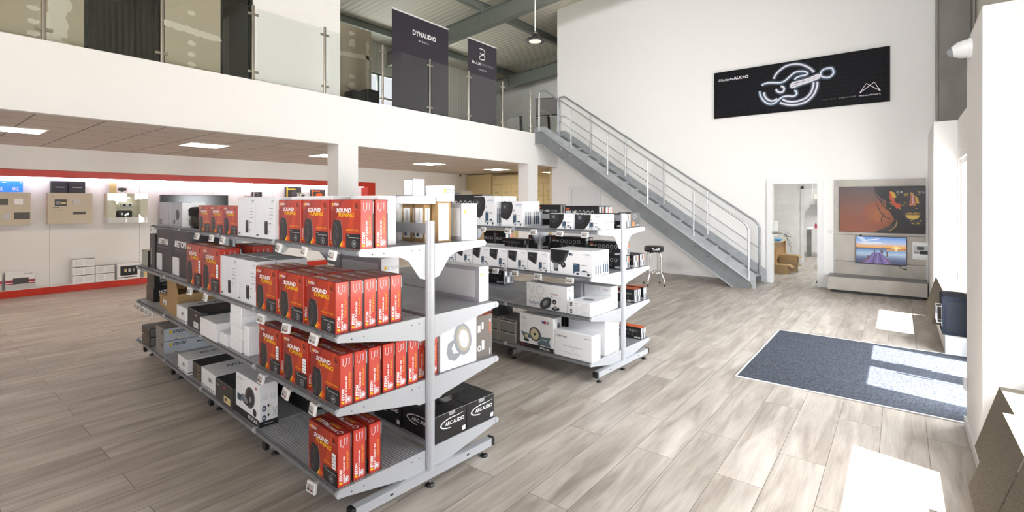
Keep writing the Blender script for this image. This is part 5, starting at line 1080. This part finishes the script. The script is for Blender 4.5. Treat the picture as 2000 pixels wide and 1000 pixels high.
# dome camera on the near pier
t = empty('security_camera', 'white dome security camera high on the near window pier', 'camera', (.39, 4.62, 2.72))
m = MB(); m.tube([(0, 0, 0), (-.02, 0, 0)], .068, WHITE, 24); m.tube([(-.02, 0, 0), (-.03, 0, 0), (-.065, 0, -.005), (-.1, 0, -.012)], [.062, .062, .056, .036], WHITE, 24); m.build('housing', t)
m = MB(); m.tube([(-.1, 0, -.012), (-.115, 0, -.02), (-.125, 0, -.025)], [.034, .028, .012], M_['gy'], 20); m.build('dome', t)
# pendant lamp
t = empty('pendant_lamp', 'black industrial bell pendant lamp hanging on a white cord', 'lamp', (-4.673, 6.504, 4.29))
m = MB(); m.tube([(0, 0, .15), (0, 0, roofz(-4.67) - 4.29)], .008, M_['w'], 8); m.build('cord', t)
m = MB(); m.lathe([(.165, 0), (.17, .008), (.14, .035), (.085, .055), (.06, .075), (.055, .11), (.02, .12)], 0, 0, mat('black_lacquer', (.012, .012, .013), .25), 32); m.build('shade', t)
m = MB(); m.lathe([(.1, -.004), (.1, .01)], 0, 0, mat('led_lens', C('e6e0d2'), .3, emit=(1, .95, .85), estr=.4), 28); m.build('lens', t)
m = MB(); m.tube([(-.05, 0, .08), (-.045, 0, .13), (0, 0, .155), (.045, 0, .13), (.05, 0, .08)], .005, CHROME, 8); m.lathe([(.012, .14), (.012, .17)], 0, 0, CHROME, 10); m.build('hanger', t)

# ------------------------------------------------------------------ gallery: roll-up banners, softboxes, monitors
BN = mat('banner_print', C('322d38'), .5)
def banner(label, y0, y1, z1, fn):
    t = empty('rollup_banner', label, 'banner', (-7.72, (y0 + y1) / 2, 3.41)); W = y1 - y0; H = z1 - 3.41
    m = MB(); m.box(-.002, .002, -W / 2, W / 2, .06, H, BN); F = Face(m, (.002, -W / 2, 0), (0, 1, 0), (0, 0, 1), W, H); F.H = H; F.step = .0006; fn(F); m.build('banner_sheet', t)
    m = MB(); m.box(-.012, .012, -W / 2, W / 2, H, H + .025, WHITE); m.build('top_rail', t); m = MB(); m.bbox(-.07, .07, -W / 2 - .01, W / 2 + .01, 0, .07, INOX, .01); m.build('base_cassette', t); m = MB(); m.tube([(-.03, 0, .06), (-.03, 0, H)], .01, INOX, 8); m.build('pole', t)
def b1(F):
    F.text('DYNAUDIO', .34, .82, .05, M_['w'], bold=.025, w=.42); F.text('All there is.', .44, .765, .022, M_['w'], w=.19)
def b2(F):
    a = F.W / F.H
    F.line([(.38, .93), (.52, .93), (.57, .91), (.57, .89), (.52, .872), (.4, .872)], .022, M_['w']); F.line([(.52, .872), (.57, .85), (.57, .825), (.52, .805), (.4, .805), (.38, .82), (.4, .84), (.53, .872)], .022, M_['w'])
    F.text('BLUE', .14, .735, .03, M_['w'], w=.3, bold=.015); F.text('SOUND', .45, .735, .03, M_['gy'], w=.43); F.text('Living HiFi.', .36, .675, .018, M_['w'], w=.27)
banner('wide dark roll-up banner with white lettering behind the gallery glass', 5.99, 7.5, 5.42, b1)
banner('narrow dark roll-up banner with white ring emblem behind the gallery glass', 8.12, 9.13, 5.41, b2)
for lab, x, y, z, w_, h_, ang in (('large black-edged grey softbox leaning on its stand at the gallery end', -8.75, 12.9, 4.7, .75, .55, 30), ('smaller grey softbox standing below the larger one on the gallery', -8.7, 12.5, 4.05, .4, .5, 10), ('grey photo reflector panel seen through the last glass pane', -9.9, 12.6, 4.2, .5, .5, 0)):
    t = empty('softbox', lab, 'softbox', (x, y, 3.41), R(ang)); m = MB(); zz = z - 3.41
    m.prism([(-w_ / 2, zz - h_ / 2), (w_ / 2, zz - h_ / 2 + .05), (w_ / 2 - .03, zz + h_ / 2), (-w_ / 2 - .02, zz + h_ / 2 - .03)], 'y', -.02, .0, mat('softbox_cloth', C('9a9694'), .7)); m.build('diffuser', t)
    m = MB(); m.prism([(-w_ / 2 - .02, zz - h_ / 2 - .02), (w_ / 2 + .02, zz - h_ / 2 + .03), (w_ / 2, zz + h_ / 2 + .02), (-w_ / 2 - .04, zz + h_ / 2)], 'y', .0, .12, BLACK); m.build('hood', t)
    m = MB(); m.tube([(0, .1, 0), (0, .1, zz)], .014, BLACK, 8)
    for k in range(3): m.tube([(0, .1, .35), (.3 * math.cos(R(120 * k + 30)), .1 + .3 * math.sin(R(120 * k + 30)), .01)], .01, BLACK, 6)
    m.build('stand', t)
for k, (y, lab) in enumerate(((5.62, 'black box left of the taller one by the plasterboard partition'), (5.95, 'taller black box by the plasterboard partition on the gallery'))):
    m = MB(); m.bbox(-.15, .15, -.14, .14, 0, .42 if k == 0 else .5, BLACK, .01); F = Face(m, (.15, -.14, 0), (0, 1, 0), (0, 0, 1), .28, .42 if k == 0 else .5); F.ell(.5, .35, .3, .2, M_['dk']); F.ell(.5, .75, .15, .1, M_['dk'])
    tag(m.build('loudspeaker', None, (-8.4, y, 3.411)), lab, 'loudspeaker', 'black boxes on the gallery')

# ================================================================== SHOWCASE WALL ON THE LEFT
t = empty('showcase_frame', 'long red frame around the white display wall under the gallery', 'display wall', (-12.06, 4, 0))
def loc(m, a=-12.06, b=4): m.v = [(x - a, y - b, z) for x, y, z in m.v]; return m
seams = [-4.1, -.3, 3.33, 5.35, 8.75]
for y0, y1 in zip(seams[:-1], seams[1:]):
    m = MB(); m.bbox(XW, -12.05, y0 + .001, y1 - .001, 2.11, 2.235, RED, .002); loc(m).build('top_board', t)
seams = [-4.1, -.9, 2.47, 5.9, 8.75]
for y0, y1 in zip(seams[:-1], seams[1:]):
    m = MB(); m.bbox(XW, -12.05, y0 + .001, y1 - .001, 0.002, .125, RED, .002); m.box(XW, -12.055, y0, y1, .125, .132, WHITE); loc(m).build('plinth_board', t)
m = MB(); m.bbox(XW, -12.05, 8.48, 8.75, .132, 2.11, RED, .002); loc(m).build('side_board', t)
m = MB(); m.box(-12.13, -12.12, -4.0, 8.4, 2.095, 2.108, mat('led_strip', (1, 1, 1), .5, emit=(.72, .84, 1.0), estr=34)); loc(m).build('led_strip', t)
PX = -12.33
# bright blue cartons, given a glow of their own
LIT = mat('blue_glow', C('1d6fd0'), .3, emit=C('1f7be0'), estr=.8)
for k, (y0, y1) in enumerate(((.78, 1.24), (1.245, 1.41))):
    m = MB(); m.box(-.06, 0, 0, y1 - y0, 0, .19, LIT); F = Face(m, (0, 0, 0), (0, 1, 0), (0, 0, 1), y1 - y0, .19)
    F.text('82', .55 if k == 0 else .2, .15, .3, M_['w'], w=.28 if k == 0 else .5); F.rect(.45 if k == 0 else .1, .08, .95, .085, M_['sky']); F.rect(.8, .85, .92, .9, M_['w'])
    tag(m.build('display_carton', None, (-12.2, y0, 1.84)), ('wide bright blue carton reading 82 at the left edge', 'narrow bright blue carton reading 82 on the beige board')[k], 'carton')
def cutboard(lab, y0, y1, fn):
    t = empty('display_board', lab, 'display board', (-12.13, y0, 1.26)); m = MB(); m.bbox(-.14, 0, 0, y1 - y0, 0, .57, BEIGE, .003); m.build('board', t); fn(t)
def add_on(t, name, y0, y1, z0, z1, mt, d=.006, pr=None):
    m = MB(); m.box(0, d, y0, y1, z0, z1, mt)
    if pr: pr(Face(m, (d, y0, z0), (0, 1, 0), (0, 0, 1), y1 - y0, z1 - z0), )
    m.build(name, t)
SLOTG = mat('slot_grey', C('5c5a54'), .5)
def f1(t):
    add_on(t, 'cutout', .2, .52, .35, .46, SLOTG); add_on(t, 'component', .59, .7, .36, .46, M_['w'], .02); add_on(t, 'component', .45, .54, .11, .2, M_['lg'], .02); add_on(t, 'cutout', .59, .79, .1, .22, SLOTG)
def f2(t):
    add_on(t, 'poster_sheet', .07, .28, .2, .51, BEIGE, .003, lambda F: (F.rect(.12, .42, .9, .82, M_['dgy']), F.rect(.2, .5, .5, .7, M_['gy']), F.rect(.55, .55, .85, .65, M_['gold']), F.rect(0, .3, .45, .34, M_['brown']), F.rect(.5, .3, 1, .32, M_['gy']), F.rect(0, .96, .1, 1, M_['brown']), F.rect(.35, .15, .7, .18, M_['gy'])))
    add_on(t, 'component', .35, .455, .36, .45, M_['lg'], .02); add_on(t, 'cutout', .35, .53, .17, .22, SLOTG)
cutboard('beige board with cut-outs cut by the left picture edge', .7, 1.5, f1); cutboard('beige board with small dark photograph, second on the white wall', 1.72, 2.35, f2)
for k, (y0, y1) in enumerate(((1.775, 2.0), (2.01, 2.25))):
    m = MB(); m.bbox(-.12, 0, 0, y1 - y0, 0, .215, mat('midnight_carton', C('1c1826'), .4), .002); F = Face(m, (0, 0, 0), (0, 1, 0), (0, 0, 1), y1 - y0, .215); F.text('moscon', .25, .45, .1, M_['w'], w=.55, bold=.01)
    tag(m.build('display_carton', None, (-12.16, y0, 1.834)), 'midnight blue carton standing on the second beige board, %s' % ('left', 'right')[k], 'carton', 'midnight cartons')
m = MB(); m.bbox(-.12, 0, 0, .29, 0, .2, M_['cart'], .002); F = Face(m, (0, 0, 0), (0, 1, 0), (0, 0, 1), .29, .2); F.rect(.0, 0, .4, 1, M_['gold']); F.poly([(.45, .3), (.7, .1), (.95, .3), (.95, .5), (.7, .55), (.48, .5)], M_['dgy'])
tag(m.build('display_carton', None, (-12.16, 2.61, 1.842)), 'pale carton with black amplifier picture on the glass display case', 'carton')
t = empty('display_case', 'white wall display case with glass front on the white wall', 'display case', (-12.1, 2.9, 1.25))
m = MB(); m.box(-.24, 0, -.325, .325, 0, .11, WHITE); m.box(-.24, -.23, -.325, .325, .11, .585, mat('case_cream', C('e8e4d2'), .5)); m.box(-.24, -.02, -.325, -.19, .11, .58, MATS['case_cream']); m.box(-.24, -.02, .2, .325, .11, .58, MATS['case_cream']); m.box(-.24, -.02, -.19, .2, .5, .58, MATS['case_cream']); m.build('cabinet', t)
m = MB(); m.box(-.004, .004, -.325, .325, 0, .585, GLASS); m.build('glass_front', t); m = MB(); m.box(-.22, -.03, -.19, .2, .3, .306, GLASS); m.build('glass_shelf', t); m = MB(); m.box(-.14, -.1, -.05, .05, .492, .499, mat('spot', (1, 1, 1), .5, emit=(1, .95, .85), estr=12)); m.build('case_lamp', t)
for k, (y, z, w_, h_, mt, lab) in enumerate(((.0, .31, .2, .08, M_['pale'], 'silver gadget on the glass shelf of the display case'), (-.04, .112, .24, .13, M_['dk'], 'dark device with lenses at the base of the display case'))):
    m = MB(); m.bbox(-.16, -.06, y - w_ / 2, y + w_ / 2, 0, h_, mt, .015)
    for q in (-.05, .04): m.tube([(-.06, y + q, h_ / 2), (-.045, y + q, h_ / 2)], .022, CHROME if k else M_['dk'], 14)
    tag(m.build('audio_device', None, (-12.1, 2.9, 1.25 + z)), lab, 'device')
t = empty('television', 'large switched-off black television on the white display wall', 'television', (-12.18, 4.12, 1.04)); m = MB(); m.bbox(-.05, .03, -.66, .66, 0, .78, mat('tv_screen', (.01, .01, .012), .12), .006); m.build('panel', t)
m = MB(); m.box(.03, .034, -.66, .66, 0, .012, M_['gy']); m.build('bezel', t); m = MB(); m.box(-.15, -.05, -.15, .15, .3, .6, BLACK); m.build('wall_mount', t)
for k, (y0, y1, z) in enumerate(((5.16, 5.8, 1.79), (6.04, 6.69, 1.8), (6.8, 7.35, 1.8), (7.7, 8.2, 1.79))):
    m = MB(); m.bbox(-.25, 0, 0, y1 - y0, -.06, 0, MATS['case_cream'], .003); tag(m.build('wall_shelf', None, (-12.1, y0, z)), 'pale wall shelf on the white display wall, %s from the television' % ['first', 'second', 'third', 'fourth'][k], 'shelf', 'pale wall shelves')
for y0, w_, h_, z, mt, c2, lab in ((5.37, .2, .12, 1.79, 'k', 'lg', 'small black and white carton on the first pale wall shelf'), (5.2, .14, .02, 1.79, 'gy', 'gold', 'flat leaflet box on the first pale wall shelf'), (6.18, .39, .25, 1.8, 'dk', 'y', 'black carton with yellow stripe on the second pale wall shelf'), (6.45, .2, .11, 1.8, 'w', 'green', 'small white carton in front of the black and yellow one'), (6.87, .37, .2, 1.8, 'brown', 'org', 'black and orange carton on the third pale wall shelf'), (7.8, .2, .13, 1.79, 'lg', 'mag', 'pale carton on the shelf beside the red frame end')):
    m = MB(); m.bbox(-.1, 0, 0, w_, 0, h_, M_[mt], .002); F = Face(m, (0, 0, 0), (0, 1, 0), (0, 0, 1), w_, h_); F.rect(.08, .72, .6, .84, M_[c2]); F.poly([(.25, .15), (.6, .1), (.85, .3), (.6, .6), (.35, .5)], M_['dgy'] if mt != 'brown' else M_['org']); F.rect(.0, .0, .08, 1, M_[c2])
    tag(m.build('display_carton', None, (-12.1 - (.0 if 'front' in lab else .11), y0, z + .001)), lab, 'carton')
def lowbox(y0, w_, z, h_, lab, kind, g=None):
    m = MB(); m.bbox(-.2, 0, 0, w_, 0, h_, M_['cart'], .002); F = Face(m, (0, 0, 0), (0, 1, 0), (0, 0, 1), w_, h_)
    if kind == 'head':
        F.rect(.13, .22, .86, .85, M_['k']); F.rect(.3, .45, .4, .65, M_['gold']); F.rect(.47, .45, .57, .65, M_['lg']); F.rect(.65, .45, .75, .65, M_['gy']); F.rect(.05, .08, .85, .13, M_['dgy'])
    elif kind == 'glossy':
        F.rect(0, .62, 1, .8, M_['w']); F.rect(0, .3, 1, .55, M_['mag']); F.rect(0, .36, 1, .4, M_['w']); F.rect(.25, .3, .78, .66, M_['dgy']); F.text('PIONEER', .62, .87, .05, M_['k'], w=.3); F.rect(0, 0, 1, .28, M_['lg'])
    elif kind == 'cream':
        F.rect(0, 0, 1, 1, M_['gold']); F.rect(.15, .45, .6, .85, M_['k']); F.rect(.7, .3, .98, .6, M_['k'])
    else:
        F.rect(0, .93, 1, 1, M_['dgy'])
        for k in range(5): F.rect(.1, .2 + k * .13, .45, .24 + k * .13, M_['lg']); F.rect(.55, .2 + k * .13, .95, .23 + k * .13, M_['lg'])
    tag(m.build('display_carton', None, (-12.09, y0, .1335 + z)), lab, 'carton', g)
lowbox(.86, .28, 0, .3, 'white carton at the far left edge on the red plinth', 'glossy')
lowbox(1.18, .37, 0, .3, 'silver carton with red swirl and screen picture on the plinth', 'glossy')
for k in range(3): lowbox(2.06, .315, k * .155, .153, 'low white carton, %s in the stack of three on the red plinth' % ('lowest', 'middle', 'topmost')[k], 'text', 'white cartons on the red plinth')
for k in range(2): lowbox(2.39, .29, k * .155, .153, 'low white carton, %s in the stack of two on the red plinth' % ('lower', 'upper')[k], 'text', 'white cartons on the red plinth')
lowbox(2.72, .38, 0, .3, 'white carton with large radio screen picture on the plinth', 'head'); lowbox(3.16, .42, 0, .26, 'cream carton with black pictures on the plinth', 'cream')
lowbox(3.64, .3, 0, .24, 'white carton behind the far tip of the near shelving unit', 'text')

# ------------------------------------------------------------------ cupboards in the passage
t = empty('built_in_cupboard', 'cream built-in cupboards with small handles at the passage end', 'cupboard', (-9.5, 12.55, 0))
m = MB(); m.box(-1.3, 1.25, 0, .5, 0, 2.56, CREAM); m.build('carcass', t)
for i in range(6):
    x = -1.28 + i * .42
    for z0, z1 in ((.05, 1.2), (1.22, 1.86), (1.88, 2.26)):
        m = MB(); m.bbox(x, x + .41, -.02, -.001, z0, z1, CREAM, .004); d = m.build('door', t); m = MB(); hz = z1 - .07 if z0 > 1.8 else z0 + .5; hz = 2.0 if z0 > 1.8 else z1 - .1
        m.box(x + .14, x + .27, -.035, -.02, hz - .006, hz + .006, M_['gy']); m.build('handle', d)
m = MB(); m.bbox(-1.28, 1.25, -.02, -.001, 2.28, 2.55, CREAM, .003); m.build('top_panel', t)
m = MB(); m.box(-.01, 0, -1.3, 1.25, 0, 1, CREAM)
m = MB(); m.box(0, 1.2, 0, .4, 0, 2.62, CREAM); tag(m.build('tall_cupboard', None, (-12.08, 12.6, 0)), 'tall plain cream cupboard in the corner left of the handled cupboards', 'cupboard')
m = MB(); m.box(-7.62, -7.53, 11.3, 15.2, 0, 2.63, mat('passage_paint', C('d8c8a2'), .7)); struct(m, 'wall_passage_inner')
m = MB(); m.box(-7.62, -7.5, 11.4, 11.5, 0, .05, WHITE)
t = empty('wall_cabinet', 'long white wall cabinet to the right of the grey doorway', 'cabinet', (-12.09, 12.3, 1.75)); m = MB(); m.bbox(.0, .35, -.28, .28, 0, .33, WHITE, .004); m.build('body', t); m = MB(); m.box(.35, .37, -.27, .0, .01, .32, WHITE); m.build('door', t)
m = MB(); m.bbox(-.02, .04, -.02, .02, -.03, .03, BLACK, .004); tag(m.build('security_camera', None, (-12.07, 12.3, 2.6)), 'tiny black camera in the ceiling corner of the passage', 'camera')

# ------------------------------------------------------------------ office behind the glass door
t = empty('office_desk', 'light wooden desk seen through the glass door', 'desk', (-2.62, 13.45, 0)); WD = mat('beech_laminate', C('cda06c'), .45, noise=(4, .06, (1, 6, 1)))
m = MB(); m.bbox(-.6, .42, -.62, .6, .71, .74, mat('desk_top', C('c9bda6'), .5), .004); m.build('desk_top', t)
for y in (-.6, .55): m = MB(); m.box(-.5, .36, y, y + .03, 0, .71, WD); m.build('side_panel', t)
m = MB(); m.box(.3, .32, -.57, .55, .3, .71, WD); m.build('modesty_panel', t)
t = empty('desktop_computer', 'white all-in-one computer standing on the wooden desk', 'computer', (-2.42, 13.6, .741)); m = MB(); m.bbox(-.02, .02, -.22, .22, .08, .45, WHITE, .005); m.build('monitor', t); m = MB(); m.box(-.07, .07, -.08, .08, 0, .01, WHITE); m.box(-.01, .01, -.03, .03, .01, .1, WHITE); m.build('stand', t)
for lab, x, y, z, a, b, c, mt in (('black telephone on the office desk', -2.5, 13.05, .741, .2, .18, .1, BLACK), ('blue plastic tray on the office desk', -2.32, 13.1, .741, .22, .3, .05, mat('tray_blue', C('4f9ad0'), .4)), ('black box on a grey case behind the office telephone', -2.75, 13.3, .741, .25, .25, .3, BLACK), ('stack of white papers on the office desk', -2.45, 12.95, .741, .2, .12, .03, WHITE)):
    m = MB(); m.bbox(-a / 2, a / 2, -b / 2, b / 2, 0, c, mt, .008); tag(m.build('desk_item', None, (x, y, z)), lab, 'office item')
for lab, x, y, z, a, b, c in (('open brown cardboard box on the floor by the desk', -2.16, 12.95, 0, .3, .34, .2), ('brown cardboard box lying on top of another by the desk', -2.08, 13.35, .201, .36, .3, .2), ('lower brown cardboard box beside the office desk', -2.08, 13.38, 0, .32, .3, .2)):
    m = MB(); m.box(-a / 2, a / 2, -b / 2, b / 2, 0, c, KRAFT); o = tag(m.build('cardboard_box', None, (x, y, z + .001)), lab, 'box', 'cardboard boxes in the office')
    m = MB(); m.prism([(a / 2, c), (a / 2 + .08, c - .06), (a / 2 + .083, c - .057), (a / 2, c + .004)], 'y', -b / 2, b / 2, KRAFT); m.build('flap', o)
rnd = random.Random(2); m = MB()
for k in range(5): m.tube(smooth([(rnd.uniform(-.1, .1), rnd.uniform(-.15, .15), rnd.uniform(0.01, .12)) for _ in range(5)] + [(.12, .1, -.15 - .05 * k)], 5), .004, M_['w' if k % 2 else 'dk'], 6)
tag(m.build('cable_tangle', None, (-2.2, 13.6, .78)), 'tangle of black and white cables at the desk edge', 'cables', kind='stuff')
m = MB(); m.prism([(0, 0), (.06, 0), (.16, .25), (.14, .26)], 'y', 0, .02, BLACK); tag(m.build('door_wedge', None, (-1.36, 11.75, .001)), 'black door stop on the floor behind the glass door', 'door stop')
# workshop furniture seen through the second doorway
t = empty('workbench', 'grey workshop bench with tools beyond the office', 'workbench', (-1.35, 17.6, 0)); m = MB(); m.bbox(-.9, .6, -.3, .35, .83, .87, WHITE, .004); m.build('bench_top', t)
for x in (-.85, .55): m = MB(); m.box(x - .03, x + .03, -.28, .3, 0, .83, STEEL); m.build('leg', t)
m = MB(); m.box(-.1, .5, -.27, .3, .05, .8, mat('drawer_grey', C('b9bfc2'), .4)); m.build('drawer_unit', t)
for k in range(8):
    m = MB(); h_ = .08 + .16 * rnd.random(); m.lathe([(.03, 0), (.035, .01), (.03, h_ * .7), (.012, h_ * .85), (.012, h_)], 0, 0, [M_['mag'], M_['w'], M_['dgy'], M_['blue'], M_['lg']][k % 5], 12)
    tag(m.build('spray_can', None, (-2.0 + .2 * k, 17.45 + .1 * (k % 2), .871)), '%s bottle on the workbench, %s from the left' % (['wine red', 'white', 'dark grey', 'blue', 'light grey'][k % 5], ['first', 'second', 'third', 'fourth', 'fifth', 'sixth', 'seventh', 'eighth'][k]), 'bottle', 'bottles on the workbench')
t = empty('storage_shelf', 'grey wall shelf with boxes above the workbench', 'shelf', (-1.5, 18.75, 1.55)); m = MB(); m.box(-.8, .9, -.2, .2, 0, .03, STEEL); m.build('shelf_board', t); m = MB(); m.bbox(-.5, .1, -.18, .18, .03, .42, M_['dgy'], .01); m.build('storage_box', t); m = MB(); m.bbox(.15, .6, -.18, .18, .03, .3, M_['gy'], .01); m.build('storage_box', t)
